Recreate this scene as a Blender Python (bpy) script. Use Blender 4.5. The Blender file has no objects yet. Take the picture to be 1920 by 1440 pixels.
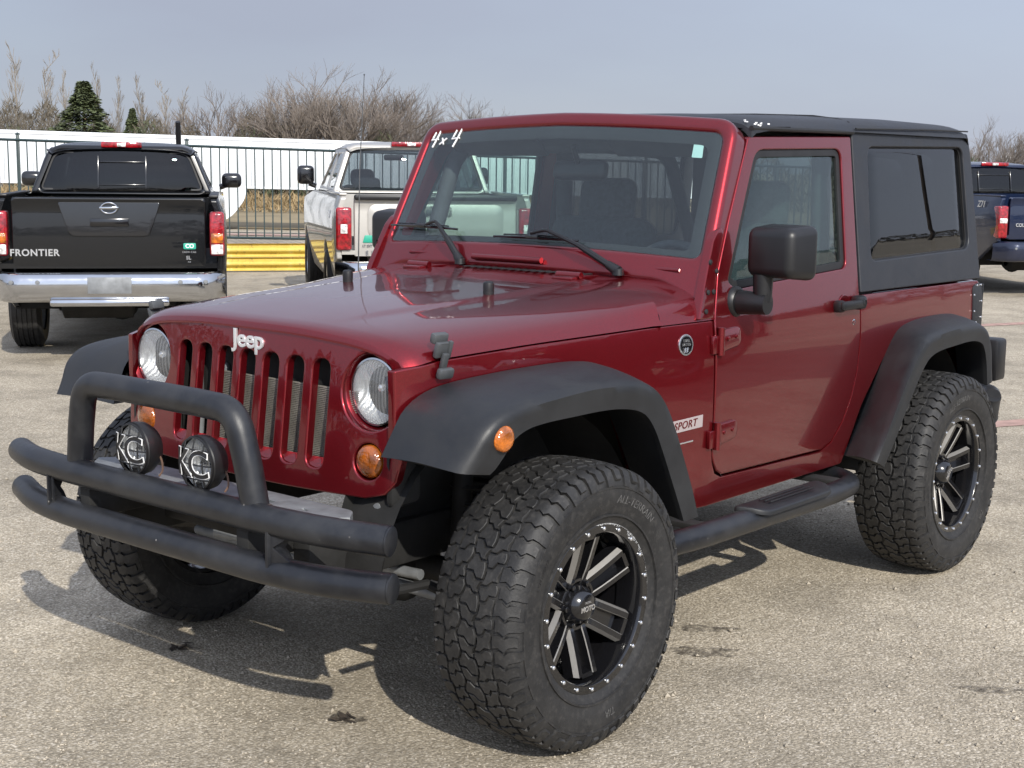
import bpy, bmesh, math, random
from mathutils import Vector, Matrix, Euler
R = math.radians
random.seed(7)
sc = bpy.context.scene
# ------------------------------------------------------------------ camera
CAM = Vector((3.082, 3.2462, 1.6186))
cd = bpy.data.cameras.new('camera'); cam = bpy.data.objects.new('camera', cd); sc.collection.objects.link(cam)
cd.sensor_width = 36; cd.lens = 2680.8 / 1920 * 36; cd.clip_start = .05; cd.clip_end = 5000
_y, _p, _r = 3.8421, -0.1514, 0.0121
_f = Vector((math.cos(_y) * math.cos(_p), math.sin(_y) * math.cos(_p), math.sin(_p)))
_rt = _f.cross(Vector((0, 0, 1))).normalized(); _up = _rt.cross(_f)
_rx = _rt * math.cos(_r) + _up * math.sin(_r); _ux = -_rt * math.sin(_r) + _up * math.cos(_r)
cam.matrix_world = Matrix(((_rx.x, _ux.x, -_f.x, CAM.x), (_rx.y, _ux.y, -_f.y, CAM.y), (_rx.z, _ux.z, -_f.z, CAM.z), (0, 0, 0, 1)))
sc.camera = cam
# ------------------------------------------------------------------ sky, sun, exposure
SUN_AZ, SUN_EL = R(58.5), R(33.8)
w = bpy.data.worlds.new("World"); sc.world = w; w.use_nodes = True
nt = w.node_tree; bg = nt.nodes['Background']
sky = nt.nodes.new('ShaderNodeTexSky'); sky.sky_type = 'NISHITA'; sky.sun_disc = False
sky.sun_elevation = SUN_EL; sky.sun_rotation = R(90) - SUN_AZ
sky.air_density = 1.0; sky.dust_density = .6; sky.ozone_density = 1.5; sky.altitude = 300
hz = nt.nodes.new('ShaderNodeMix'); hz.data_type = 'RGBA'; hz.inputs[0].default_value = .9     # thin high haze greys the blue
hz.inputs[7].default_value = (2.5, 2.74, 3.42, 1); nt.links.new(sky.outputs[0], hz.inputs[6]); nt.links.new(hz.outputs[2], bg.inputs[0])
wn0 = nt.nodes.new('ShaderNodeTexNoise'); wn0.inputs['Scale'].default_value = 2.2; wn0.inputs['Detail'].default_value = 5; wt = nt.nodes.new('ShaderNodeTexCoord'); wm = nt.nodes.new('ShaderNodeMapping'); wm.inputs['Scale'].default_value = (1, 1, 3.5)
nt.links.new(wt.outputs['Generated'], wm.inputs[0]); nt.links.new(wm.outputs[0], wn0.inputs[0]); wr = nt.nodes.new('ShaderNodeMapRange'); wr.inputs[1].default_value = .3; wr.inputs[2].default_value = .7; wr.inputs[3].default_value = .87; wr.inputs[4].default_value = .97
nt.links.new(wn0.outputs[0], wr.inputs[0]); nt.links.new(wr.outputs[0], hz.inputs[0])   # the haze is a little uneven
# hazy air is brighter towards the sun than away from it
dp = nt.nodes.new('ShaderNodeVectorMath'); dp.operation = 'DOT_PRODUCT'; nt.links.new(wt.outputs['Generated'], dp.inputs[0])
dp.inputs[1].default_value = (math.cos(SUN_AZ) * math.cos(SUN_EL), math.sin(SUN_AZ) * math.cos(SUN_EL), math.sin(SUN_EL))
dm = nt.nodes.new('ShaderNodeMapRange'); dm.inputs[1].default_value = -1; dm.inputs[2].default_value = 1; dm.inputs[3].default_value = .14 * .64; dm.inputs[4].default_value = .14 * 2.1
nt.links.new(dp.outputs['Value'], dm.inputs[0]); nt.links.new(dm.outputs[0], bg.inputs[1])
sd = bpy.data.lights.new('sun', 'SUN'); sd.energy = 3.5; sd.angle = R(.6); sd.color = (1, .95, .86)
so = bpy.data.objects.new('sun', sd); sc.collection.objects.link(so)
sdir = Vector((math.cos(SUN_AZ) * math.cos(SUN_EL), math.sin(SUN_AZ) * math.cos(SUN_EL), math.sin(SUN_EL)))
so.rotation_euler = sdir.to_track_quat('Z', 'Y').to_euler(); so.location = sdir * 60
vs = sc.view_settings; vs.view_transform = 'Standard'; vs.look = 'None'; vs.exposure = .5; vs.gamma = 1
sc.cycles.max_bounces = 8; sc.cycles.transparent_max_bounces = 12; sc.cycles.caustics_reflective = False; sc.cycles.caustics_refractive = False
sc.cycles.sample_clamp_indirect = 6; sc.cycles.adaptive_threshold = .02

# ------------------------------------------------------------------ materials
def new_mat(name):
    m = bpy.data.materials.new(name); m.use_nodes = True
    return m, m.node_tree, m.node_tree.nodes['Principled BSDF']
def noise(nt, scale, detail=3, rough=.55, coord=None):
    n = nt.nodes.new('ShaderNodeTexNoise'); n.inputs['Scale'].default_value = scale
    n.inputs['Detail'].default_value = detail; n.inputs['Roughness'].default_value = rough
    if coord is None:
        coord = nt.nodes.new('ShaderNodeTexCoord').outputs['Object']
    nt.links.new(coord, n.inputs['Vector']); return n
def ramp(nt, src, stops):
    r = nt.nodes.new('ShaderNodeValToRGB'); e = r.color_ramp.elements
    while len(e) < len(stops): e.new(.5)
    for i, (p, c) in enumerate(stops):
        e[i].position = p; e[i].color = (c, c, c, 1) if isinstance(c, (int, float)) else (*c, 1)
    nt.links.new(src, r.inputs[0]); return r.outputs[0]
def bump(nt, b, src, strength, dist, prev=None):
    n = nt.nodes.new('ShaderNodeBump'); n.inputs['Strength'].default_value = strength; n.inputs['Distance'].default_value = dist
    nt.links.new(src, n.inputs['Height'])
    if prev is not None: nt.links.new(prev, n.inputs['Normal'])
    if b is not None: nt.links.new(n.outputs[0], b.inputs['Normal'])
    return n.outputs[0]
def mixc(nt, fac, a, b, mode='MIX'):
    n = nt.nodes.new('ShaderNodeMix'); n.data_type = 'RGBA'; n.blend_type = mode
    for sock, v in ((n.inputs[0], fac), (n.inputs[6], a), (n.inputs[7], b)):
        if isinstance(v, (int, float)): sock.default_value = v
        elif isinstance(v, tuple): sock.default_value = (*v, 1)
        else: nt.links.new(v, sock)
    return n.outputs[2]
def simple(name, col, rough=.5, metal=0, coat=0, coat_rough=.03, var=0, vscale=6, bs=0, bscale=300, bd=.001, spec=.5, rvar=0):
    m, nt, b = new_mat(name)
    b.inputs['Base Color'].default_value = (*col, 1); b.inputs['Roughness'].default_value = rough
    b.inputs['Metallic'].default_value = metal; b.inputs['Coat Weight'].default_value = coat
    b.inputs['Coat Roughness'].default_value = coat_rough; b.inputs['Specular IOR Level'].default_value = spec
    if var:
        n = noise(nt, vscale, 5)
        c = ramp(nt, n.outputs[0], [(.3, tuple(x * (1 - var) for x in col)), (.7, tuple(min(1, x * (1 + var)) for x in col))])
        nt.links.new(c, b.inputs['Base Color'])
        if rvar:
            rr = ramp(nt, n.outputs[0], [(.3, rough - rvar), (.7, min(1, rough + rvar))]); nt.links.new(rr, b.inputs['Roughness'])
    if bs:
        n = noise(nt, bscale, 2); bump(nt, b, n.outputs[0], bs, bd)
    return m
def paint(name, col, metal, rough, flake=.25, dust=(.2, .17, .14), damt=.10, lowa=.07, coatw=1.0):
    m, nt, b = new_mat(name)
    co = nt.nodes.new('ShaderNodeTexCoord').outputs['Object']
    v = nt.nodes.new('ShaderNodeTexVoronoi'); v.inputs['Scale'].default_value = 900; nt.links.new(co, v.inputs['Vector'])
    hs = nt.nodes.new('ShaderNodeSeparateColor'); nt.links.new(v.outputs['Color'], hs.inputs[0])
    c = ramp(nt, hs.outputs[0], [(0, tuple(x * (1 - flake) for x in col)), (1, tuple(min(1, x * (1 + flake)) for x in col))])
    d = noise(nt, 3.2, 6, .65, co); df = ramp(nt, d.outputs[0], [(.45, 0.0), (.85, damt)])
    # dirt thrown up from the ground collects low on the body
    sx = nt.nodes.new('ShaderNodeSeparateXYZ'); nt.links.new(co, sx.inputs[0])
    low = nt.nodes.new('ShaderNodeMapRange'); low.inputs[1].default_value = .95; low.inputs[2].default_value = .5
    low.inputs[3].default_value = 0; low.inputs[4].default_value = lowa; nt.links.new(sx.outputs[2], low.inputs[0])
    ad = nt.nodes.new('ShaderNodeMath'); ad.operation = 'ADD'; nt.links.new(df, ad.inputs[0]); nt.links.new(low.outputs[0], ad.inputs[1])
    nt.links.new(mixc(nt, ad.outputs[0], c, dust), b.inputs['Base Color'])
    b.inputs['Metallic'].default_value = metal; b.inputs['Roughness'].default_value = rough
    b.inputs['Coat Weight'].default_value = coatw; b.inputs['Coat IOR'].default_value = 1.5; b.inputs['Specular IOR Level'].default_value = .3
    cr = ramp(nt, d.outputs[0], [(.4, .015), (.8, .07)]); nt.links.new(cr, b.inputs['Coat Roughness'])
    n2 = noise(nt, 55, 2, .5, co); nb = bump(nt, None, n2.outputs[0], .05, .0006)
    n3 = noise(nt, 2.6, 1, .5, co); nb = bump(nt, None, n3.outputs[0], .08, .005, nb)
    nt.links.new(nb, b.inputs['Coat Normal'])
    return m
def glass(name, tint, ior=1.5, rough=.0, extra=0.0):
    m = bpy.data.materials.new(name); m.use_nodes = True; nt = m.node_tree; nt.nodes.clear()
    o = nt.nodes.new('ShaderNodeOutputMaterial'); t = nt.nodes.new('ShaderNodeBsdfTransparent'); t.inputs[0].default_value = (*tint, 1)
    g = nt.nodes.new('ShaderNodeBsdfGlossy'); g.inputs['Roughness'].default_value = rough; g.inputs[0].default_value = (1, 1, 1, 1)
    f = nt.nodes.new('ShaderNodeFresnel'); gm = nt.nodes.new('ShaderNodeNewGeometry'); mr = nt.nodes.new('ShaderNodeMapRange')
    mr.inputs[3].default_value = ior; mr.inputs[4].default_value = 1 / ior; nt.links.new(gm.outputs['Backfacing'], mr.inputs[0]); nt.links.new(mr.outputs[0], f.inputs[0])   # both faces of the thin pane reflect alike
    a = nt.nodes.new('ShaderNodeMath'); a.operation = 'ADD'; a.inputs[1].default_value = extra; nt.links.new(f.outputs[0], a.inputs[0])
    mx = nt.nodes.new('ShaderNodeMixShader'); nt.links.new(a.outputs[0], mx.inputs[0]); nt.links.new(t.outputs[0], mx.inputs[1]); nt.links.new(g.outputs[0], mx.inputs[2])
    n = noise(nt, 1.7, 1); nb = bump(nt, None, n.outputs[0], .03, .01); nt.links.new(nb, g.inputs['Normal'])
    nt.links.new(mx.outputs[0], o.inputs[0]); return m
def dusty_black(name, base, rough, dust, amt, specks=True):
    m, nt, b = new_mat(name)
    co = nt.nodes.new('ShaderNodeTexCoord').outputs['Object']
    n = noise(nt, 7, 7, .68, co); d = ramp(nt, n.outputs[0], [(.4, 0.0), (.75, amt)])
    c = mixc(nt, d, base, dust)
    if specks:
        v = nt.nodes.new('ShaderNodeTexVoronoi'); v.inputs['Scale'].default_value = 28; nt.links.new(co, v.inputs['Vector'])
        s = ramp(nt, v.outputs['Distance'], [(.0, 1.0), (.10, 0.0)])
        n4 = noise(nt, 13, 2, .5, co); s4 = ramp(nt, n4.outputs[0], [(.55, 0.0), (.62, 1.0)])
        mm = nt.nodes.new('ShaderNodeMath'); mm.operation = 'MULTIPLY'; nt.links.new(s, mm.inputs[0]); nt.links.new(s4, mm.inputs[1])
        c = mixc(nt, mm.outputs[0], c, (.35, .33, .3))
    nt.links.new(c, b.inputs['Base Color'])
    rr = ramp(nt, n.outputs[0], [(.35, rough - .08), (.75, rough + .15)]); nt.links.new(rr, b.inputs['Roughness'])
    n2 = noise(nt, 420, 2, .5, co); bump(nt, b, n2.outputs[0], .25, .0012)
    return m
M = {}
M['red'] = paint('red_paint', (.175, .0055, .0105), .74, .33, damt=.012, lowa=.04)
M['blackpaint'] = paint('black_paint', (.003, .0035, .0045), .0, .25, .1, damt=.01, lowa=.015, coatw=.6)
M['silver'] = paint('silver_paint', (.45, .432, .40), .5, .45, .08, damt=.1, coatw=.7)
M['blue'] = paint('blue_paint', (.003, .0105, .038), .35, .35, .2, damt=.03)
M['flare'] = dusty_black('textured_black_plastic', (.0105, .0115, .0135), .52, (.06, .06, .06), .2, False)
M['bar'] = dusty_black('powder_coat_black', (.0075, .0085, .0115), .40, (.085, .085, .085), .28)
M['weld'] = dusty_black('rusty_weld', (.03, .025, .022), .6, (.16, .11, .08), .5, False)
M['top'] = dusty_black('hardtop_black', (.0135, .0155, .0205), .5, (.06, .06, .065), .25, False)
M['plastic'] = simple('black_plastic', (.009, .009, .010), .42, var=.3, vscale=9, bs=.1, bscale=500)
M['gloss'] = simple('gloss_black', (.006, .006, .007), .18, coat=.6)
M['dark'] = simple('underbody_black', (.01, .0098, .0095), .8, var=.5, vscale=12, bs=.3, bscale=40, bd=.004)
M['cabin'] = simple('cabin_charcoal', (.06, .063, .07), .8, var=.2, vscale=15)
M['seal'] = simple('rubber_seal', (.012, .012, .013), .6, var=.3, vscale=10)
M['machined'] = simple('machined_metal', (.26, .25, .235), .5, .5, var=.08, vscale=40)
M['chrome'] = simple('chrome', (.52, .53, .55), .12, 1.0, var=.04, vscale=8, rvar=.05)
M['badge'] = simple('satin_badge', (.75, .76, .78), .22, .9, var=.05, vscale=30)
M['badgewhite'] = simple('bright_badge', (.8, .81, .83), .25, .6, var=.04, vscale=30)
M['grey'] = simple('grey_steel', (.2, .21, .22), .55, .3, var=.25, vscale=14, bs=.1, bscale=80)
M['latch'] = simple('grey_latch_plastic', (.06, .064, .068), .5, var=.25, vscale=20)
M['rust'] = simple('brown_canister', (.13, .075, .05), .6, .2, var=.35, vscale=20)
M['fin'] = simple('radiator_fins', (.34, .32, .28), .55, .5, var=.25, vscale=20)
M['white'] = simple('white_marking', (.8, .8, .8), .6, var=.05)
M['seat'] = simple('seat_fabric', (.05, .052, .058), .9, var=.3, vscale=60)
M['yellow'] = simple('yellow_paint', (.62, .44, .06), .6, var=.35, vscale=3.5, bs=.2, bscale=25, bd=.004)
def worn_yellow():
    m, nt, b = new_mat('worn_yellow_paint'); co = nt.nodes.new('ShaderNodeTexCoord').outputs['Object']; n = noise(nt, 4.5, 7, .7, co); n2 = noise(nt, 17, 4, .6, co)
    c = ramp(nt, n.outputs[0], [(.28, (.30, .22, .07)), (.42, (.55, .40, .07)), (.6, (.62, .47, .10)), (.75, (.66, .58, .34))])
    c = mixc(nt, ramp(nt, n2.outputs[0], [(.60, 0.0), (.70, .8)]), c, (.16, .11, .07)); nt.links.new(c, b.inputs['Base Color']); b.inputs['Roughness'].default_value = .65; bump(nt, b, n2.outputs[0], .3, .006); return m
M['yellow'] = worn_yellow()
M['fence'] = simple('green_black_steel', (.018, .035, .036), .45, var=.2, vscale=4)
M['trailer'] = simple('white_sheet_metal', (.62, .64, .66), .4, var=.04, vscale=.5)
M['lining'] = simple('headliner', (.06, .062, .066), .9, var=.15)
M['wsglass'] = glass('windscreen_glass', (.85, .91, .90))
M['glass'] = glass('clear_green_glass', (.68, .79, .76))
M['tint'] = glass('tinted_glass', (.24, .25, .26), 1.5)
M['truckglass'] = glass('truck_rear_glass', (.1, .11, .115), 1.5)
M['silverglass'] = glass('pale_truck_glass', (.60, .64, .65))
M['lensglass'] = glass('lamp_glass', (.93, .95, .95), 1.45)
def fluted():
    m = glass('headlamp_glass', (.95, .96, .96), 1.5); nt = m.node_tree; o = nt.nodes['Material Output']; prev = o.inputs[0].links[0].from_socket
    d = nt.nodes.new('ShaderNodeBsdfTranslucent'); d.inputs[0].default_value = (.85, .87, .88, 1); d2 = nt.nodes.new('ShaderNodeBsdfDiffuse'); d2.inputs[0].default_value = (.7, .71, .72, 1)
    a = nt.nodes.new('ShaderNodeAddShader'); a2 = nt.nodes.new('ShaderNodeMixShader'); a2.inputs[0].default_value = .5; nt.links.new(d.outputs[0], a2.inputs[1]); nt.links.new(d2.outputs[0], a2.inputs[2]); nt.nodes.remove(a)
    co = nt.nodes.new('ShaderNodeTexCoord').outputs['Object']; wv = nt.nodes.new('ShaderNodeTexWave'); wv.bands_direction = 'Y'; wv.inputs['Scale'].default_value = 30; wv.inputs['Distortion'].default_value = .6; nt.links.new(co, wv.inputs[0])
    n = noise(nt, 9, 3, .5, co); f = ramp(nt, wv.outputs[0], [(.2, .20), (.9, .36)]); f2 = ramp(nt, n.outputs[0], [(.3, .7), (.7, 1.1)])
    mm = nt.nodes.new('ShaderNodeMath'); mm.operation = 'MULTIPLY'; nt.links.new(f, mm.inputs[0]); nt.links.new(f2, mm.inputs[1])
    mx = nt.nodes.new('ShaderNodeMixShader'); nt.links.new(mm.outputs[0], mx.inputs[0]); nt.links.new(prev, mx.inputs[1]); nt.links.new(a2.outputs[0], mx.inputs[2]); nt.links.new(mx.outputs[0], o.inputs[0]); return m
M['headglass'] = fluted()
def lens(name, col, rough=.15, bscale=160):
    m, nt, b = new_mat(name)
    b.inputs['Base Color'].default_value = (*col, 1); b.inputs['Roughness'].default_value = rough
    b.inputs['Subsurface Weight'].default_value = 0; b.inputs['Coat Weight'].default_value = 1; b.inputs['Coat Roughness'].default_value = .03
    co = nt.nodes.new('ShaderNodeTexCoord').outputs['Object']
    n = noise(nt, 28, 3, .5, co); c = ramp(nt, n.outputs[0], [(.35, tuple(x * .45 for x in col)), (.65, tuple(min(1, x * 1.25) for x in col))])
    nt.links.new(c, b.inputs['Base Color'])
    v = nt.nodes.new('ShaderNodeTexVoronoi'); v.inputs['Scale'].default_value = bscale; nt.links.new(co, v.inputs['Vector'])
    bump(nt, b, v.outputs[0], .5, .003); return m
M['amber'] = lens('amber_lens', (.5, .13, .008))
M['amberdark'] = lens('dark_amber_lens', (.30, .075, .006))
M['redlens'] = lens('red_lens', (.30, .006, .012), bscale=60)
M['clearlens'] = lens('clear_lens', (.72, .7, .68), bscale=60)
def reflector():
    m, nt, b = new_mat('lamp_reflector'); co = nt.nodes.new('ShaderNodeTexCoord').outputs['Object']
    b.inputs['Base Color'].default_value = (.62, .63, .64, 1); b.inputs['Metallic'].default_value = .7; b.inputs['Roughness'].default_value = .42
    wv = nt.nodes.new('ShaderNodeTexWave'); wv.bands_direction = 'Y'; wv.inputs['Scale'].default_value = 26; wv.inputs['Distortion'].default_value = 1.2
    wv.inputs['Detail Scale'].default_value = 3; nt.links.new(co, wv.inputs[0]); bump(nt, b, wv.outputs[0], .35, .006); return m
M['reflector'] = reflector()
def rubber():
    m, nt, b = new_mat('tyre_rubber'); co = nt.nodes.new('ShaderNodeTexCoord').outputs['Object']
    n = noise(nt, 9, 6, .65, co)
    c = ramp(nt, n.outputs[0], [(.3, (.007, .007, .0075)), (.72, (.024, .0232, .0225))])
    n3 = noise(nt, 60, 3, .6, co); c = mixc(nt, ramp(nt, n3.outputs[0], [(.5, 0.0), (.75, .35)]), c, (.075, .07, .064))
    nt.links.new(c, b.inputs['Base Color'])
    b.inputs['Roughness'].default_value = .62
    n2 = noise(nt, 160, 3, .6, co); bump(nt, b, n2.outputs[0], .35, .0025); return m
M['rubber'] = rubber()
M['rubbermark'] = simple('scuffed_rubber_lettering', (.085, .083, .08), .7, var=.6, vscale=90)
def ground_mat():
    m, nt, b = new_mat('chip_seal'); co = nt.nodes.new('ShaderNodeTexCoord').outputs['Object']
    big = noise(nt, .35, 6, .6, co); mid = noise(nt, 2.3, 6, .65, co); fine = noise(nt, 38, 5, .7, co)
    v = nt.nodes.new('ShaderNodeTexVoronoi'); v.inputs['Scale'].default_value = 115; nt.links.new(co, v.inputs['Vector'])
    v2 = nt.nodes.new('ShaderNodeTexVoronoi'); v2.inputs['Scale'].default_value = 190; nt.links.new(co, v2.inputs['Vector'])
    sp = nt.nodes.new('ShaderNodeSeparateColor'); nt.links.new(v.outputs['Color'], sp.inputs[0])
    sp2 = nt.nodes.new('ShaderNodeSeparateColor'); nt.links.new(v2.outputs['Color'], sp2.inputs[0])
    c1 = ramp(nt, sp.outputs[0], [(0, (.17, .144, .105)), (.35, (.38, .328, .248)), (.75, (.48, .418, .32)), (1, (.74, .67, .56))])
    c2 = ramp(nt, sp2.outputs[1], [(0, (.255, .218, .162)), (.6, (.42, .364, .275)), (1, (.60, .535, .43))])
    c = mixc(nt, .45, c1, c2)
    c = mixc(nt, 1.0, c, ramp(nt, mid.outputs[0], [(.3, .66), (.5, 1.0), (.7, 1.22)]), 'MULTIPLY')
    c = mixc(nt, 1.0, c, ramp(nt, big.outputs[0], [(.3, .74), (.7, 1.18)]), 'MULTIPLY')
    # binder showing between the chips
    c = mixc(nt, ramp(nt, v.outputs['Distance'], [(.35, 0.0), (.75, .55)]), c, (.17, .145, .108))
    st = noise(nt, 1.1, 4, .6, co); c = mixc(nt, ramp(nt, st.outputs[0], [(.64, 0.0), (.74, .35)]), c, (.16, .135, .105))
    nt.links.new(c, b.inputs['Base Color']); b.inputs['Roughness'].default_value = .9; b.inputs['Specular IOR Level'].default_value = .25
    nb = bump(nt, None, v.outputs['Distance'], .6, -.005); nb = bump(nt, None, fine.outputs[0], .4, .005, nb)
    nb = bump(nt, None, mid.outputs[0], .3, .02, nb); nt.links.new(nb, b.inputs['Normal']); return m
M['ground'] = ground_mat()
M['road'] = simple('pale_road', (.29, .275, .25), .9, var=.15, vscale=.4, bs=.2, bscale=30, bd=.01)
M['redline'] = simple('faded_red_line', (.36, .23, .19), .9, var=.3, vscale=9, bs=.3, bscale=80, bd=.003)
M['grass'] = simple('dry_grass', (.26, .19, .1), .9, var=.35, vscale=.8)
M['field'] = simple('dry_field', (.24, .19, .11), .95, var=.3, vscale=.2)
M['stain'] = simple('damp_stain', (.05, .038, .028), .8, var=.5, vscale=60, bs=.4, bscale=120, bd=.004)
M['stone'] = simple('loose_chip', (.33, .29, .23), .9, var=.5, vscale=3)
M['bark'] = simple('grey_bark', (.17, .143, .122), .95, var=.25, vscale=.6)
M['barkpale'] = simple('pale_bark', (.22, .195, .165), .95, var=.2, vscale=.6)
M['barkbrown'] = simple('brown_twigs', (.2, .135, .095), .95, var=.3, vscale=.5)
M['pine'] = simple('evergreen_needles', (.10, .122, .052), .8, var=.5, vscale=1.5)
M['scrub'] = simple('scrub_twigs', (.10, .084, .06), .95, var=.4, vscale=.6)
M['scrubgreen'] = simple('green_scrub', (.07, .085, .04), .9, var=.4, vscale=.8)
M['tank'] = simple('white_tank_paint', (.75, .75, .74), .6, var=.05)

# ------------------------------------------------------------------ mesh helpers
def finish(name, bm, mats, parent=None, ang=38, wn=False, recalc=True):
    bmesh.ops.remove_doubles(bm, verts=bm.verts[:], dist=1e-6)
    if recalc: bmesh.ops.recalc_face_normals(bm, faces=bm.faces[:])
    me = bpy.data.meshes.new(name); bm.to_mesh(me); bm.free()
    for mt in (mats if isinstance(mats, (list, tuple)) else [mats]): me.materials.append(mt)
    me.polygons.foreach_set('use_smooth', [True] * len(me.polygons))
    me.set_sharp_from_angle(angle=R(ang))
    o = bpy.data.objects.new(name, me); sc.collection.objects.link(o)
    if parent is not None: o.parent = parent
    if wn:
        md = o.modifiers.new('wn', 'WEIGHTED_NORMAL'); md.keep_sharp = True; md.weight = 60
    return o
def xform(bm, fn):
    for v in bm.verts: v.co = Vector(fn(*v.co))
class MB:
    def __init__(s): s.bm = bmesh.new(); s.mi = 0
    def quad_grid(s, rows, close_u=False, close_v=False, cap=False):
        bm = s.bm; V = [[bm.verts.new(p) for p in r] for r in rows]; n = len(V); m = len(V[0])
        for i in range(n if close_u else n - 1):
            for j in range(m if close_v else m - 1):
                a, b, c, d = V[i][j], V[(i + 1) % n][j], V[(i + 1) % n][(j + 1) % m], V[i][(j + 1) % m]
                try: f = bm.faces.new((a, b, c, d)); f.material_index = s.mi
                except ValueError: pass
        if cap:
            for r in (V[0], V[-1]):
                try: f = bm.faces.new(r); f.material_index = s.mi
                except ValueError: pass
        return s
    def box(s, c, size, bev=0, rot=None, seg=2):
        t = bmesh.new(); bmesh.ops.create_cube(t, size=1)
        for v in t.verts: v.co = Vector((v.co.x * size[0], v.co.y * size[1], v.co.z * size[2]))
        if bev: bmesh.ops.bevel(t, geom=t.edges[:], offset=bev, segments=seg, affect='EDGES', profile=.5)
        if rot is not None:
            q = Euler(rot).to_matrix() if not isinstance(rot, Matrix) else rot
            for v in t.verts: v.co = q @ v.co
        for v in t.verts: v.co += Vector(c)
        return s.merge(t)
    def merge(s, t):
        mp = {v: s.bm.verts.new(v.co) for v in t.verts}
        for f in t.faces:
            try: g = s.bm.faces.new([mp[v] for v in f.verts]); g.material_index = s.mi
            except ValueError: pass
        t.free(); return s
    def tube(s, path, r, n=16, cap=True, bend=0, seg=6, closed=False):
        P = [Vector(p) for p in path]
        if bend: P = fillet3(P, bend, seg)
        rs = list(r) if isinstance(r, (list, tuple)) else [r] * len(P)
        if len(rs) != len(P): rs = [interp(i / (len(P) - 1), [k / (len(rs) - 1) for k in range(len(rs))], rs) for i in range(len(P))]
        rows = []; prev = None
        for i, p in enumerate(P):
            if closed: t = (P[(i + 1) % len(P)] - P[i - 1]).normalized()
            else: t = (P[min(i + 1, len(P) - 1)] - P[max(i - 1, 0)]).normalized()
            if prev is None:
                a = Vector((0, 0, 1)) if abs(t.z) < .9 else Vector((1, 0, 0)); u = t.cross(a).normalized()
            else:
                u = (prev - t * prev.dot(t)).normalized()
            prev = u; vv = t.cross(u)
            k = 1.0
            if 0 < i < len(P) - 1:
                c = (P[i] - P[i - 1]).normalized().dot((P[i + 1] - P[i]).normalized()); k = 1 / max(.5, math.sqrt((1 + c) / 2)) if c < .95 else 1
            rows.append([p + (u * math.cos(2 * math.pi * j / n) + vv * math.sin(2 * math.pi * j / n)) * rs[i] for j in range(n)])
        return s.quad_grid(rows, close_u=closed, close_v=True, cap=cap and not closed)
    def lathe(s, prof, n=48, axis='y', c=(0, 0, 0), closed=False):
        rows = []
        for i in range(n):
            a = 2 * math.pi * i / n; ca, sa = math.cos(a), math.sin(a); row = []
            for (h, r) in prof:
                if axis == 'y': q = (c[0] + r * ca, c[1] + h, c[2] + r * sa)
                elif axis == 'x': q = (c[0] + h, c[1] + r * ca, c[2] + r * sa)
                else: q = (c[0] + r * ca, c[1] + r * sa, c[2] + h)
                row.append(q)
            rows.append(row)
        return s.quad_grid(rows, close_u=True, close_v=closed)
    def prism(s, pts, h0, h1, fn):
        n = len(pts); lo = [s.bm.verts.new(fn(p[0], p[1], h0)) for p in pts]; hi = [s.bm.verts.new(fn(p[0], p[1], h1)) for p in pts]
        fs = [lo, hi] + [[lo[i], lo[(i + 1) % n], hi[(i + 1) % n], hi[i]] for i in range(n)]
        for f in fs:
            try: g = s.bm.faces.new(f); g.material_index = s.mi
            except ValueError: pass
        return s
    def build(s, name, mats, parent=None, **k): return finish(name, s.bm, mats, parent, **k)
def fillet3(P, rad, seg=6):
    out = [P[0]]
    for i in range(1, len(P) - 1):
        a, b, c = P[i - 1], P[i], P[i + 1]; r = rad[i] if isinstance(rad, (list, tuple)) else rad
        d1 = (a - b); d2 = (c - b); l = min(r, d1.length * .48, d2.length * .48)
        p0 = b + d1.normalized() * l; p1 = b + d2.normalized() * l
        for k in range(seg + 1):
            t = k / seg; out.append(p0.lerp(b, t).lerp(b.lerp(p1, t), t))
    out.append(P[-1]); return out
def fil(pts, r=.03, seg=5):
    """round the corners of a closed 2D outline; r may be one value or one per point (third item)"""
    out = []; n = len(pts)
    for i in range(n):
        a, b, c = Vector(pts[i - 1][:2]), Vector(pts[i][:2]), Vector(pts[(i + 1) % n][:2])
        rr = pts[i][2] if len(pts[i]) > 2 else r
        d1, d2 = a - b, c - b; l = min(rr, d1.length * .48, d2.length * .48)
        if l < 1e-4: out.append((b.x, b.y)); continue
        p0 = b + d1.normalized() * l; p1 = b + d2.normalized() * l
        for k in range(seg + 1):
            t = k / seg; q = p0.lerp(b, t).lerp(b.lerp(p1, t), t); out.append((q.x, q.y))
    return out
def circ(cx, cy, r, n=40, ry=None): return [(cx + r * math.cos(2 * math.pi * i / n), cy + (ry or r) * math.sin(2 * math.pi * i / n)) for i in range(n)]
def curve_bm(cu):
    o = bpy.data.objects.new('tmp', cu); sc.collection.objects.link(o)
    dg = bpy.context.evaluated_depsgraph_get(); me = bpy.data.meshes.new_from_object(o.evaluated_get(dg))
    bm = bmesh.new(); bm.from_mesh(me); bpy.data.objects.remove(o); bpy.data.meshes.remove(me); bpy.data.curves.remove(cu)
    return bm
def wound(l, ccw):
    A = sum(l[i][0] * l[(i + 1) % len(l)][1] - l[(i + 1) % len(l)][0] * l[i][1] for i in range(len(l)))
    return list(l) if (A > 0) == ccw else list(l)[::-1]
def resamp(l, st):
    out = []
    for i in range(len(l)):
        a, b = Vector(l[i]), Vector(l[(i + 1) % len(l)]); d = (b - a).length
        if d < 1e-5: continue
        k = max(1, math.ceil(d / st)) if st else 1
        for j in range(k): q = a.lerp(b, j / k); out.append((q.x, q.y))
    return out
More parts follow.
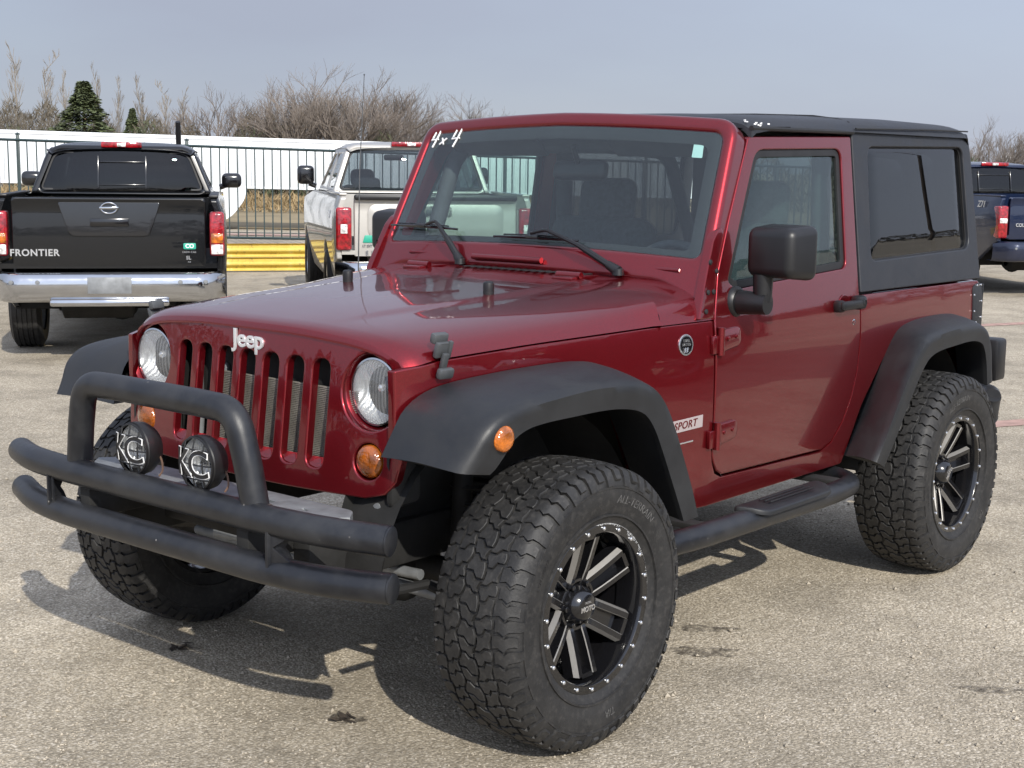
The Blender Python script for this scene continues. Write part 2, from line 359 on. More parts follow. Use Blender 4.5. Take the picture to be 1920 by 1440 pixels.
def inloop(p, l):
    c = False; x, y = p; j = len(l) - 1
    for i in range(len(l)):
        if (l[i][1] > y) != (l[j][1] > y) and x < (l[j][0] - l[i][0]) * (y - l[i][1]) / (l[j][1] - l[i][1]) + l[i][0]: c = not c
        j = i
    return c
def inw(l, d):                      # move a loop to its left by d (mitred)
    n = len(l); out = []
    for i in range(n):
        a, b, c = Vector(l[i - 1]), Vector(l[i]), Vector(l[(i + 1) % n]); t1 = (b - a).normalized(); t2 = (c - b).normalized()
        n1 = Vector((-t1.y, t1.x)); n2 = Vector((-t2.y, t2.x)); m = n1 + n2
        m = m.normalized() if m.length > 1e-6 else n1
        k = d / max(.5, m.dot(n1)); out.append((b.x + m.x * k, b.y + m.y * k))
    return out
from mathutils.geometry import delaunay_2d_cdt
def plate_bm(outer, holes=(), th=.02, bev=.004, step=None, bres=1):
    """a plate with holes: rounded front edge, even inner mesh; front face at w = 0, back at w = -th"""
    st = min(step) if isinstance(step, (tuple, list)) else step
    loops = [resamp(wound(outer, True), st)] + [resamp(wound(h, False), st) for h in holes]
    bm = bmesh.new(); nb = bres + 1; rings = []
    for l in loops:
        rr = [[bm.verts.new((p[0], p[1], -bev * (1 - math.cos(k / nb * math.pi / 2)))) for p in inw(l, bev * (1 - math.sin(k / nb * math.pi / 2)))] for k in range(nb + 1)]
        rr.append([bm.verts.new((p[0], p[1], -th)) for p in l]); n = len(l)
        for A, B in zip(rr, rr[1:]):
            for i in range(n): bm.faces.new((A[i], A[(i + 1) % n], B[(i + 1) % n], B[i]))
        rings.append(rr)
    for idx, z in ((0, 0), (-1, -th)):
        vs, es, own = [], [], []
        for rr in rings:
            o0 = len(vs); ring = rr[idx]
            for i, v in enumerate(ring): vs.append(Vector((v.co.x, v.co.y))); own.append(v); es.append((o0 + i, o0 + (i + 1) % len(ring)))
        poly = [[(v.co.x, v.co.y) for v in rr[idx]] for rr in rings]
        if st:
            xs = [v.x for v in vs]; ys = [v.y for v in vs]; base = list(vs)
            for i in range(1, math.ceil((max(xs) - min(xs)) / st)):
                for j in range(1, math.ceil((max(ys) - min(ys)) / st)):
                    p = (min(xs) + i * st, min(ys) + j * st)
                    if inloop(p, poly[0]) and not any(inloop(p, h) for h in poly[1:]) and min((q.x - p[0]) ** 2 + (q.y - p[1]) ** 2 for q in base) > (st * .45) ** 2: vs.append(Vector(p)); own.append(None)
        V, E_, F, ov, oe, of = delaunay_2d_cdt(vs, es, [], 0, 1e-7)
        bv = []
        for i, q in enumerate(V):
            o = next((own[k] for k in ov[i] if own[k] is not None), None); bv.append(o if o is not None else bm.verts.new((q.x, q.y, z)))
        for f in F:
            cc = (sum(V[k].x for k in f) / len(f), sum(V[k].y for k in f) / len(f))
            if not inloop(cc, poly[0]) or any(inloop(cc, h) for h in poly[1:]): continue
            try: bm.faces.new([bv[k] for k in (f if idx == 0 else f[::-1])])
            except ValueError: pass
    return bm
def plate(name, outer, fn, mat, parent, holes=(), th=.02, bev=.004, step=None, wn=True, ang=38, bres=1):
    bm = plate_bm(outer, holes, th, bev, step, bres); xform(bm, fn); return finish(name, bm, mat, parent, ang=ang, wn=wn)
def text(name, s, size, fn, mat, parent, ext=.002, off=0, shear=0, bev=0, spacing=1, weight_only=False):
    cu = bpy.data.curves.new('tmp', 'FONT'); cu.body = s; cu.size = size; cu.align_x = 'CENTER'; cu.align_y = 'CENTER'
    cu.extrude = ext; cu.offset = off; cu.shear = shear; cu.bevel_depth = bev; cu.space_character = spacing; cu.resolution_u = 6
    bm = curve_bm(cu); xform(bm, fn); return finish(name, bm, mat, parent, ang=30)
def catmull(P, n):
    P = [Vector(p) for p in P]; L = [0]
    for i in range(1, len(P)): L.append(L[-1] + (P[i] - P[i - 1]).length)
    out = []; k = 0
    for i in range(n):
        d = L[-1] * i / (n - 1)
        while k < len(P) - 2 and L[k + 1] < d: k += 1
        t = (d - L[k]) / max(1e-9, L[k + 1] - L[k]); p0 = P[max(k - 1, 0)]; p1 = P[k]; p2 = P[k + 1]; p3 = P[min(k + 2, len(P) - 1)]
        l = L[k + 1] - L[k]
        m1 = (p2 - p0) / max(1e-9, (L[k + 1] - L[max(k - 1, 0)])) * l; m2 = (p3 - p1) / max(1e-9, (L[min(k + 2, len(P) - 1)] - L[k])) * l
        t2, t3 = t * t, t * t * t
        out.append(p1 * (2 * t3 - 3 * t2 + 1) + m1 * (t3 - 2 * t2 + t) + p2 * (-2 * t3 + 3 * t2) + m2 * (t3 - t2))
    return out
def interp(x, xs, ys):
    if xs[0] > xs[-1]: xs = xs[::-1]; ys = ys[::-1]
    if x <= xs[0]: return ys[0]
    for i in range(1, len(xs)):
        if x <= xs[i]: t = (x - xs[i - 1]) / (xs[i] - xs[i - 1]); return ys[i - 1] + (ys[i] - ys[i - 1]) * t
    return ys[-1]
def sstep(a, b, x): t = max(0, min(1, (x - a) / (b - a))); return t * t * (3 - 2 * t)
def thing(name, label, cat, loc=(0, 0, 0), rz=0, group=None):
    o = bpy.data.objects.new(name, None); sc.collection.objects.link(o); o.location = loc; o.rotation_euler = (0, 0, rz); o.empty_display_size = .3
    return tag(o, label, cat, group)
def tag(o, label, cat, group=None):
    o['label'] = label; o['category'] = cat
    if group: o['group'] = group
    return o
def struct(o): o['kind'] = 'structure'; return o
def copy_tree(o, parent=None):
    c = o.copy(); sc.collection.objects.link(c); c.parent = parent
    for ch in list(o.children): copy_tree(ch, c)
    return c

# ------------------------------------------------------------------ ground (depth u along view, s across), gently falling away past the lot
F2 = Vector((math.cos(R(220.1)), math.sin(R(220.1)))); D2 = Vector((math.cos(R(146)), math.sin(R(146)))); FP = Vector((-15.81, -19.16))
N2 = Vector((D2.y, -D2.x)) * -1
if N2.dot(F2) < 0: N2 = -N2
def ground_z(x, y):
    q = Vector((x, y)) - FP; u = q.dot(N2); s = q.dot(D2)
    z = -.02 * max(-30, min(40, s)) * sstep(-5, 1, u) if u > -5 else 0
    z -= 1.0 * sstep(1, 30, u)
    return z
def along(s, u): q = FP + D2 * s + N2 * u; return (q.x, q.y)
mb = MB(); U = [-700, -300, -120, -60, -30, -15] + [-5 + i for i in range(7)] + [3, 6, 9, 12, 16, 20, 25, 30, 35, 60, 120, 250, 500, 900]
S = [-900, -400, -150, -80, -45, -30, -20, -10, 0, 10, 20, 30, 40, 60, 100, 200, 450, 900]
mb.quad_grid([[(*along(s, u), ground_z(*along(s, u))) for s in S] for u in U])
struct(mb.build('ground', M['ground'], recalc=False))
def strip(name, u0, u1, mat, dz, s0=-120, s1=160):
    mb = MB(); ss = [s0 + (s1 - s0) * i / 28 for i in range(29)]; uu = [u0 + (u1 - u0) * i / 6 for i in range(7)]
    mb.quad_grid([[(*along(s, u), ground_z(*along(s, u)) + dz) for s in ss] for u in uu]); return struct(mb.build(name, mat, recalc=False))
strip('road', 8, 24, M['road'], .012)
strip('road_edge_line', 4.2, 5.6, M['redline'], .010)
strip('field', 30, 400, M['field'], .02, -700, 700)

# ================================================================== the red two-door 4x4
car = thing('four_wheel_drive_car', 'dark red two-door 4x4 with black hardtop, black tube bumper and chunky all-terrain tyres', 'car', (0, 0, -.010))
RA = .4162                      # wheel centre height
def tum(z): return .79 if z < 1.17 else .79 - (z - 1.17) * .118
def fy(x): return .79 if x < -.85 else .79 - (x + .85) * (.79 - .618) / 1.28
def Y(x, z):
    y = min(fy(x), tum(z)) if x > -.85 else tum(z)
    if z < 1.17: y -= .018 * ((z - 1.0) / .45) ** 2 if z < 1.0 else .012 * ((z - 1.0) / .17) ** 2
    if z >= 1.17: y -= .012
    if x > .36: y -= .03 * ((x - .36) / .07) ** 2
    return y
def sidefn(s, off=0.0): return lambda u, v, w: (u, s * (Y(u, v) + w + off), v)

# ---------------- wheels
TR = .4185
def rt(y): return TR - .0105 * (abs(y) / .125) ** 2.4
def rsc(r): return r if r < .245 else .245 + (r - .245) * (.4068 - .245) / (TR - .245)
def tyre_mesh():
    mb = MB()
    prof = [(-.118, .225), (-.126, .245), (-.134, .262), (-.143, .30), (-.1455, .33), (-.143, .362), (-.135, .380), (-.122, .394), (-.1, .4045), (0, .4075),
            (.1, .4045), (.122, .394), (.135, .380), (.143, .362), (.1455, .33), (.143, .30), (.134, .262), (.126, .245), (.118, .225)]
    mb.lathe([(p.x, rsc(p.y)) for p in catmull([(a, b, 0) for a, b in prof], 64)], 128)
    for sgn in (-1, 1):                                # raised rings on the sidewall
        for rr, yy, h in ((.268, .1385, .003), (.352, .1455, .002)):
            mb.lathe([(sgn * (yy - .004), rr - .004), (sgn * (yy + h), rr - .0025), (sgn * (yy + h), rr + .0025), (sgn * (yy - .004), rr + .004)] if False else [(sgn * (yy - .004), rsc(rr) - .004), (sgn * (yy + h), rsc(rr) - .0025), (sgn * (yy + h), rsc(rr) + .0025), (sgn * (yy - .004), rsc(rr) + .004)], 96)
    rnd = random.Random(3); NP = 29; P = 2 * math.pi * TR / NP
    def pt(y, s, r): a = s / TR; r = rsc(r); return (r * math.cos(a), y, r * math.sin(a))
    def tri(x): x = x % 1.0; return 4 * abs(x - .5) - 1
    BY = (-.084, -.029, .029, .084); AM = (.0055, .0085, .0085, .0055); PH = (.1, .55, .05, .6)
    def yb(i, s): return BY[i] + AM[i] * tri(s / P + PH[i]) + .0025 * tri(2 * s / P + .3 * i)
    def cross(ci, j, t):               # a kinked groove across column ci
        l = (0, .30, .62)[ci] * P + j * P * .5 + (.06 * P if (j + ci) % 2 else 0); k = .0095 * (1 if ci != 1 else -1)
        return l + (-k if t < .38 else (k if t > .62 else k * (t - .5) / .12)) * (1 if j % 2 else .75)
    def block(pts):
        pts = inw(wound(pts, True), .0036); bm = mb.bm; j = rnd.uniform(-.0010, .0007); cy = sum(p[0] for p in pts) / len(pts); cs = sum(p[1] for p in pts) / len(pts)
        lo = [bm.verts.new(pt(y, s, rt(y) - .0150)) for y, s in pts]
        mid = [bm.verts.new(pt(cy + (y - cy) * .965, cs + (s - cs) * .965, rt(y) - .0015 + j)) for y, s in pts]
        hi = [bm.verts.new(pt(cy + (y - cy) * .91, cs + (s - cs) * .91, rt(y) + j)) for y, s in pts]
        n = len(pts)
        for A, B in ((lo, mid), (mid, hi)):
            for i in range(n): bm.faces.new((A[i], A[(i + 1) % n], B[(i + 1) % n], B[i]))
        ctr = bm.verts.new(pt(cy, cs, rt(cy) + j - .0012))
        for i in range(n): bm.faces.new((hi[i], hi[(i + 1) % n], ctr))
    for j in range(2 * NP):
        for ci in range(3):
            T = (0, .2, .38, .62, .8, 1.0); top, bot = [], []
            def edge(jj):
                out = []
                for t in T:
                    s = cross(ci, jj, t); y = yb(ci, s) * (1 - t) + yb(ci + 1, s) * t; out.append((y, s))
                return out
            A, B = edge(j), edge(j + 1); right, left = [], []
            for f in (.35, .68):
                s = A[-1][1] + (B[-1][1] - A[-1][1]) * f; right.append((yb(ci + 1, s), s)); s = B[0][1] + (A[0][1] - B[0][1]) * f; left.append((yb(ci, s), s))
            block(A + right + B[::-1] + left)
    for sgn in (-1, 1):                                # shoulder lugs wrapping down onto the sidewall
        for j in range(2 * NP):
            L = .5 * P; c = (j + .5) * L + (.22 * P if sgn > 0 else .05 * P) + rnd.uniform(-.001, .001); hs = L * .5 - .0042; long = j % 2 == 0
            inner = abs(yb(3 if sgn > 0 else 0, c)) + .0036
            path = [(inner, rt(inner) - .015), (inner + .001, rt(inner) - .001), (.104, rt(.104)), (.121, rt(.121) - .0005), (.131, .4015), (.140, .386)]
            path += [(.1475, .370), (.1500, .357), (.1440, .351)] if long else [(.1465, .378), (.1425, .371)]
            rows = []
            for q, (yy, r) in enumerate(path):
                zig = (0, 0, .10, -.12, .10, .10, .04, .04, .04)[q] * L; wd = hs * (1, 1, 1, .98, .94, .92, .86, .80, .78)[q] * (1 if long or q < 4 else .9); dy, dr = (0, .015) if q < 3 else ((.006, .012) if q == 3 else (.011, .005))
                rows.append([pt(*p) for p in ((sgn * (yy - dy), c - wd + zig, r - dr), (sgn * yy, c - wd * .93 + zig, r), (sgn * (yy - .0005), c + zig, r - .0004), (sgn * yy, c + wd * .93 + zig, r), (sgn * (yy - dy), c + wd + zig, r - dr))])
            mb.quad_grid(rows)
    return mb
def spin_text(s, size, rad, a0, yoff, flipdir=1):
    def fn(u, v, w): a = R(a0) - flipdir * u / rad * -1; r = rad + v; return (r * math.cos(a), yoff + w, r * math.sin(a))
    return fn
def make_wheel():
    mb = MB()                                          # barrel, inner face and the flat lip
    mb.lathe([(p[0], p[1]) for p in [(-.11, .21), (-.11, .232), (-.10, .232), (-.085, .215), (.04, .212), (.095, .224), (.112, .229), (.118, .232), (.1215, .2425), (.119, .2455), (.112, .2455)]], 96)
    mb.lathe([(.121, .2145), (.1245, .217), (.1245, .2385), (.122, .2425), (.118, .2425)], 96)
    mb.lathe([(.121, .2145), (.10, .212), (.04, .206)], 96)
    mb.lathe([(-.085, .06), (-.085, .19)], 32)
    root = mb.build('wheel', M['gloss'], car, ang=30)
    tyre_mesh().build('tyre', M['rubber'], root, ang=33, recalc=True)
    for tx, a0, sz, rd in (('ALL-TERRAIN', 118, .033, .311), ('T/A', 262, .03, .308), ('LT285/70R17', 30, .016, .313)):
        mid = R(a0)
        def fn(u, v, w, mid=mid, rd=rd):
            a = mid + u / rd * (1); r = rd + v; return (r * math.cos(a), .1452 - .0025 * ((r - .33) / .03) ** 2 + w, r * math.sin(a))
        # seen from outside the letters read with x to the left, so run the angle the other way round
        def fn2(u, v, w, mid=mid, rd=rd):
            a = mid + u / rd; r = rd + v; return (r * math.cos(a), .1458 - .0012 * abs((r - .33) / .02) + w, r * math.sin(a))
        text('sidewall_lettering', tx, sz, fn2, M['rubbermark'] if sz > .02 else M['rubber'], root, ext=.0012, off=-.0004, shear=.2)
    # spokes: six splayed pairs with milled outer facets
    for k in range(6):
        mb = MB(); base = R(30 + 60 * k)
        for d in (-1, 1):
            rows = []
            rad = Vector((math.cos(base), 0, math.sin(base))); tg = Vector((-math.sin(base), 0, math.cos(base))) * d
            for t in (0, .06, .3, .55, .8, .93, 1.0):
                r = .060 + (.209 - .060) * t; off = .0265 + .0075 * t
                yf = .050 + .050 * t ** .8 - (.035 if t == 1.0 else 0); yb = yf - .05
                c = rad * math.sqrt(r * r - off * off) + tg * off
                prof = [(-.0105, yb), (-.0105, yf - .0032), (-.0085, yf), (.0068, yf), (.0150, yf - .015), (.0150, yb)]
                rows.append([c + tg * p[0] + Vector((0, p[1], 0)) for p in prof])
            bm = mb.bm; V = [[bm.verts.new(p) for p in r] for r in rows]
            for i in range(len(V) - 1):
                for j in range(6):
                    f = bm.faces.new((V[i][j], V[i + 1][j], V[i + 1][(j + 1) % 6], V[i][(j + 1) % 6]))
                    f.material_index = 1 if (j == 3 and 0 < i < 5) or (j == 1 and i > 0) else 0
            for r in (V[0], V[-1]): bm.faces.new(r)
        # recessed web and the end bridge between the two beams
        rows = []
        for t, dp in ((0, .018), (.4, .030), (.86, .034), (.9, .004), (.985, .004), (1.0, .04)):
            r = .064 + .141 * t; h = .017 + .0075 * t; yf = .050 + .050 * t ** .8 - dp
            rows.append([Vector((math.cos(base) * r - math.sin(base) * x, yf, math.sin(base) * r + math.cos(base) * x)) for x in (-h, 0, h)])
        mb.quad_grid(rows)
        mb.build('spoke', [M['gloss'], M['machined']], root, ang=25)
    mb = MB(); mb.lathe([(.02, .078), (.05, .078), (.056, .074), (.056, .066), (.05, .062)], 48)
    mb.lathe([(.045, .06), (.068, .052), (.088, .040), (.092, .034), (.092, .0001)], 40)
    for k in range(6):
        a = R(60 * k); mb.lathe([(.05, .0085), (.066, .008), (.067, .006), (.067, .0001)], 8, c=(.062 * math.cos(a), 0, .062 * math.sin(a)))
    mb.build('hub_cap', M['gloss'], root, ang=35)
    text('hub_lettering', 'MOTO', .021, lambda u, v, w: (-u, .0923 + w, v - .006), M['badge'], root, ext=.0006, off=.0006)
    text('hub_lettering', 'METAL', .009, lambda u, v, w: (-u, .0923 + w, v + .012), M['badge'], root, ext=.0006)
    bolt = None
    for k in range(20):
        a = R(18 * k + 5); o = None
        if bolt is None:
            mb = MB(); mb.lathe([(0, .0062), (.004, .0058), (.006, .0035), (.0062, .0001)], 10); bolt = mb.build('bolt', M['badge'], root); o = bolt
        else:
            o = bolt.copy(); sc.collection.objects.link(o); o.parent = root
        o.location = (.2275 * math.cos(a), .1245, .2275 * math.sin(a))
    # brake disc and caliper behind the spokes
    mb = MB(); mb.lathe([(-.03, .05), (-.03, .15), (-.05, .15), (-.05, .05)], 40); mb.box((.1, -.035, .08), (.07, .06, .12), .01); mb.build('brake_disc', M['rust'], root)
    return root
w0 = make_wheel(); w0.location = (0, .843, RA); w0.rotation_euler = (0, R(0), 0)
rg = random.Random(9); wc = copy_tree(w0, car); wc.location = (0, -.843, RA); wc.rotation_euler = (0, R(70), math.pi)
mb = MB()
o_, i_ = [], []                                        # kerb rash along the lip: one ragged band
for i in range(221):
    t = i / 220; a = R(86 + 94 * t); env = math.sin(math.pi * t) ** .5 * (.55 + .45 * math.sin(9 * t + 1) * math.sin(23 * t)); dp = .0012 + max(0, env) * rg.choice((.003, .008, .013, .018, .022)) * (.4 + .6 * rg.random())
    o_.append((.2432 * math.cos(a), .1232, .2432 * math.sin(a))); r = .2432 - dp; i_.append((r * math.cos(a), .1250, r * math.sin(a)))
mb.quad_grid([o_, i_])
mb.build('rim_scuff', simple('scraped_metal', (.5, .5, .49), .5, .3, var=.3, vscale=200), w0, recalc=False)
for x, s, sp in ((-2.424, 1, 40), (-2.424, -1, 10)):
    c = copy_tree(wc, car); c.location = (x, .843 * s, RA); c.rotation_euler = (0, R(sp), 0 if s > 0 else math.pi)

# ---------------- painted body
def body_outline():
    return fil([(.422, 1.087, .004), (.284, 1.106, 0), (-.043, 1.122, 0), (-.364, 1.132, 0), (-.574, 1.139, 0), (-.842, 1.143, .006),
        (-.857, .72, .004), (-.868, .672, 0), (-.89, .632, 0), (-.93, .614, 0), (-1.62, .598, 0), (-1.70, .622, 0), (-1.775, .69, 0), (-1.83, .78, 0), (-1.862, .88, 0), (-1.872, 1.0, 0), (-1.868, 1.163, .006),
        (-2.99, 1.160, .02), (-3.02, 1.06, .02), (-3.02, .70, .02), (-2.87, .70, .01), (-2.83, .85, .04), (-2.76, .95, .05), (-2.6, 1.0, .06), (-2.28, .99, .06), (-2.1, .93, .06), (-1.92, .74, .04), (-1.80, .525, .01),
        (-.775, .525, .01), (-.58, .56, .02), (-.47, .72, .04), (-.37, .93, .06), (-.25, 1.005, .06), (.25, 1.0, .06), (.40, .93, .02), (.422, .90, .004)], .004, 4)
body = None
mb = MB()
for s in (1, -1):
    t = plate_bm(body_outline(), (), .022, .004, (.07, .07)); xform(t, sidefn(s)); mb.merge(t)
# cowl top and the sides of the cowl
def cowl_sec(x):
    yw = Y(x, 1.14); zt = interp(x, [-.90, -.62], [1.283, 1.257]); zs = interp(x, [-.86, -.574], [1.146, 1.142])
    half = [(0, zt), (.3, zt - .002), (yw - .2, zt - .01), (yw - .11, zt - .026), (yw - .05, zt - .05), (yw - .015, zt - .078), (yw - .003, zs + .01), (yw, zs)]
    half = [(p.x, p.y) for p in catmull([(a, b, 0) for a, b in half], 26)]
    return [(x, -a, b) for a, b in half[::-1]] + [(x, a, b) for a, b in half[1:]]
def hood_rear(y, side): return -.665 + .08 * sstep(.62, .76, abs(y)) * 1.0
rows = []
for i in range(9):
    t = i / 8; row = []
    for (x, y, z) in cowl_sec(-.62):
        x0 = hood_rear(y, 0) - .006; x1 = -.86; xx = x0 + (x1 - x0) * t; row.append((xx, y, z))
    ref = cowl_sec(-.62 + (-.86 + .62) * t); rows.append([(row[j][0], ref[j][1], ref[j][2]) for j in range(len(row))])
mb.quad_grid(rows)
# rear wall, floor and firewall
mb.box((-3.005, 0, .93), (.03, 1.5, .46), .01); body = mb.build('body', M['red'], car, wn=True)
# cowl vent grille and hinges
mb = MB()
for i in range(16):
    y = -.20 + i * .035; mb.box((-.76, y, 1.2705), (.06, .016, .004), .0015)
mb.build('cowl_vent', M['seal'], body)
for y in (.33, -.36):
    mb = MB(); mb.box((-.70, y, 1.264), (.16, .085, .012), .005); mb.tube([(-.665, y - .05, 1.273), (-.665, y + .05, 1.273)], .012, 12)
    mb.build('hood_hinge', M['red'], body)
for s in (1, -1):
    mb = MB()
    t = plate_bm(fil([(-.846, 1.150), (-.882, 1.296), (-.944, 1.42), (-.93, 1.44), (-.905, 1.43), (-.876, 1.40), (-.812, 1.27), (-.758, 1.150)], .008, 3), (), .03, .006, (.05, .05)); xform(t, lambda u, v, w, s=s: (u, s * (Y(u - .1, v) + .002 + w), v)); b2 = MB(); b2.merge(t); b2.build('pillar_bracket', M['red'], body, wn=True)
    for (x, z) in ((-.80, 1.175), (-.852, 1.235), (-.878, 1.30), (-.82, 1.235), (-.845, 1.33)):
        mb = MB(); mb.lathe([(0, .009), (s * .004, .008), (s * .006, .004), (s * .006, .0001)], 10, c=(x, s * (Y(x - .1, z) + .003), z)); mb.build('frame_bolt', M['seal'], body)
# round trail emblem + sport decal
def decal(pts, fn_off, mat, name, par, s=1): 
    return plate(name, pts, sidefn(s, fn_off), mat, par, th=.003, bev=.0008)
for s in (1, -1):
    e = decal(circ(-.706, 1.075, .0335, 36, .0335), .0035, M['badge'], 'emblem', body, s)
    decal(circ(-.706, 1.075, .0285, 36), .0045, M['gloss'], 'emblem_face', e, s)
    text('emblem_lettering', 'TRAIL', .013, lambda u, v, w, s=s: (-.706 - u * s, s * (Y(-.706 - u * s, 1.088) + .0052 + w), 1.088 + v), M['badge'], e, ext=.0004)
    text('emblem_lettering', 'RATED', .013, lambda u, v, w, s=s: (-.706 - u * s, s * (Y(-.706 - u * s, 1.076) + .0052 + w), 1.076 + v), M['badge'], e, ext=.0004)
    mb = MB()
    for k in range(3):
        mb.tube([(-.706 + q * .006, s * (Y(-.706, 1.07) + .0055), 1.061 - k * .005 + (.005 if q % 2 else 0)) for q in range(-3, 4)], .0011, 6)
    mb.build('emblem_waves', M['badge'], e)
    d = decal([(-.64, .792), (-.800, .801), (-.800, .841), (-.64, .832)], .0022, simple('silver_decal', (.42, .36, .36), .45, .3), 'decal', body, s)
    text('decal_lettering', 'SPORT', .034, lambda u, v, w, s=s: (-.715 - u * s, s * (Y(-.715 - u * s, .82) + .0032 + w), .8165 + v + u * .06), M['red'], d, ext=.0006, off=.0003, shear=.2, spacing=1.1)
    decal([(-.65, .752), (-.76, .757), (-.76, .762), (-.65, .756)], .0015, M['badge'], 'decal_stripe', body, s)

# ---------------- hood
def hood_row(x, dz=0.0):
    yw = Y(min(x, .42), 1.12) - .001; zs = interp(x, [-.60, -.574, -.364, -.043, .284, .43], [1.1445, 1.1435, 1.1365, 1.1265, 1.1105, 1.0915])
    zc = interp(x, [-.67, -.3, 0, .2, .33, .39, .415, .424], [1.263, 1.232, 1.217, 1.206, 1.196, 1.188, 1.180, 1.173])
    half = [(0, zc), (.2, zc - .002), (yw - .24, zc - .011), (yw - .15, zc - .020), (yw - .085, zc - .034), (yw - .035, zc - .056), (yw - .008, zs + .012), (yw, zs)]
    half = [(p.x, p.y) for p in catmull([(a, b, 0) for a, b in half], 34)]
    out = []
    for (a, b) in half:
        bulge = .007 * (1 - sstep(.0, .035, a - (.40 - .12 * (x + .67)))) * sstep(.38, .1, x) if True else 0
        xx = x
        if x < -.5: xx = x + (hood_rear(a, 0) + .665) * (1 - (x + .665) / .165 if x > -.665 else 1)
        if x > .3: xx = x - .10 * a * a * sstep(.3, .42, x)
        out.append((xx, a, b + bulge))
    return [(q[0], -q[1], q[2]) for q in out[::-1]] + out[1:]
xs = [.424, .422, .416, .405, .39, .37, .34, .30, .25, .18, .1, 0, -.1, -.2, -.3, -.4, -.48, -.53, -.57, -.60, -.63, -.65, -.66, -.665]
mb = MB(); rows = [hood_row(x) for x in xs]
under = [[(p[0], p[1] * .985, p[2] - .02) for p in r] for r in (rows[0], rows[-1])]
mb.quad_grid([under[0]] + rows + [under[1]])
hood = mb.build('hood', M['red'], car, ang=55)
mb = MB(); mb.quad_grid([[(x, s2 * (Y(min(x, .36), 1.12) - .03), z) for x in (.33, .2, 0, -.2, -.4, -.58)] for z, s2 in ((1.12, 1), (1.08, 1))]); 
mb.quad_grid([[(x, -(Y(min(x, .36), 1.12) - .03), z) for x in (.33, .2, 0, -.2, -.4, -.58)] for z in (1.12, 1.08)])
mb.box((-.1, 0, 1.0), (.9, 1.1, .16)); mb.build('engine_bay', M['dark'], car)
for y in (.318, -.318):
    mb = MB(); mb.lathe([(0, .0165), (.018, .0175)], 20, 'z', (-.272, y, 1.224)); mb.build('hood_bumper_base', M['seal'], hood)
    mb = MB(); mb.lathe([(.018, .0175), (.035, .018), (.044, .0165), (.048, .012), (.0485, .0001)], 20, 'z', (-.272, y, 1.224)); mb.build('hood_bumper', M['plastic'], hood)
for s in (1, -1):                                      # hood latches
    x = .285; y = .642
    mb = MB(); rot = (R(-18 * s), 0, R(-7 * s))
    mb.box((x, s * (y - .012), 1.168), (.052, .022, .03), .007, rot); mb.box((x, s * (y - .003), 1.137), (.046, .016, .045), .005, rot)
    mb.box((x, s * (y + .006), 1.105), (.02, .014, .05), .004, rot); mb.box((x, s * (y + .010), 1.074), (.052, .02, .03), .007, rot)
    mb.box((x - .02, s * (y + .007), 1.137), (.012, .012, .05), .003, rot); mb.box((x, s * (y + .005), 1.155), (.03, .012, .006), .002, rot)
    mb.build('hood_latch', M['latch'], hood)

# ---------------- grille
def gx(y, z): return .441 - .11 * y * y - .12 * (z - .95) - .25 * max(0, abs(y) - .52) ** 2
half = [(0, 1.168), (.2, 1.164), (.37, 1.151), (.47, 1.136), (.545, 1.112), (.588, 1.08), (.606, 1.04), (.614, .95), (.610, .85), (.598, .785), (.565, .748), (.50, .730), (.2, .724), (0, .724)]
outl = half + [(-a, b) for a, b in half[::-1][1:-1]]
slots = [fil([(k * .1015 - .033, .790), (k * .1015 + .033, .790), (k * .1015 + .033, 1.092), (k * .1015 - .033, 1.092)], .0325, 7) for k in range(-3, 4)]
HL = .493
holes = slots + [circ(s * HL, 1.018, .1055, 48) for s in (1, -1)] + [circ(s * .5, .8305, .050, 32) for s in (1, -1)]
grille = plate('grille', outl, lambda u, v, w: (gx(u, v) + w, u, v), M['red'], car, holes, .026, .006, (.05, .05), bres=3, ang=45)
# scoops at the slot feet
for k in range(-3, 4):
    mb = MB(); y0 = k * .1015
    mb.quad_grid([[(gx(y0, .80) - .008, y0 + (-.03 + .06 * j / 6) * (1 if True else 1), .790 + .010 * abs(j - 3) / 3 * abs(j - 3) / 3) for j in range(7)], [(gx(y0, .80) - .026, y0 - .03 + .06 * j / 6, .816) for j in range(7)]])
    mb.build('slot_scoop', M['red'], grille)
mb = MB(); mb.box((.34, 0, .94), (.03, .82, .36)); mb.build('grille_backing', M['dark'], grille)
mb = MB()
for i in range(46): mb.box((.388, .12, .775 + i * .0052), (.012, .60, .0024))
mb.build('radiator', M['fin'], car)
mb = MB(); mb.tube([(.37, -.30, .80), (.372, -.30, 1.05), (.365, -.28, 1.09)], .014, 10); mb.box((.36, -.2, .93), (.02, .06, .2), .01); mb.tube([(.372, -.09, .80), (.372, -.1, .95)], .01, 8); mb.build('cooler_hose', M['grey'], car)
text('badge', 'Jeep', .073, lambda u, v, w: (gx(u, 1.11) + .001 + w, u * 1.12, v + 1.120), M['badgewhite'], grille, ext=.003, off=.0009, bev=.0008, spacing=.98)
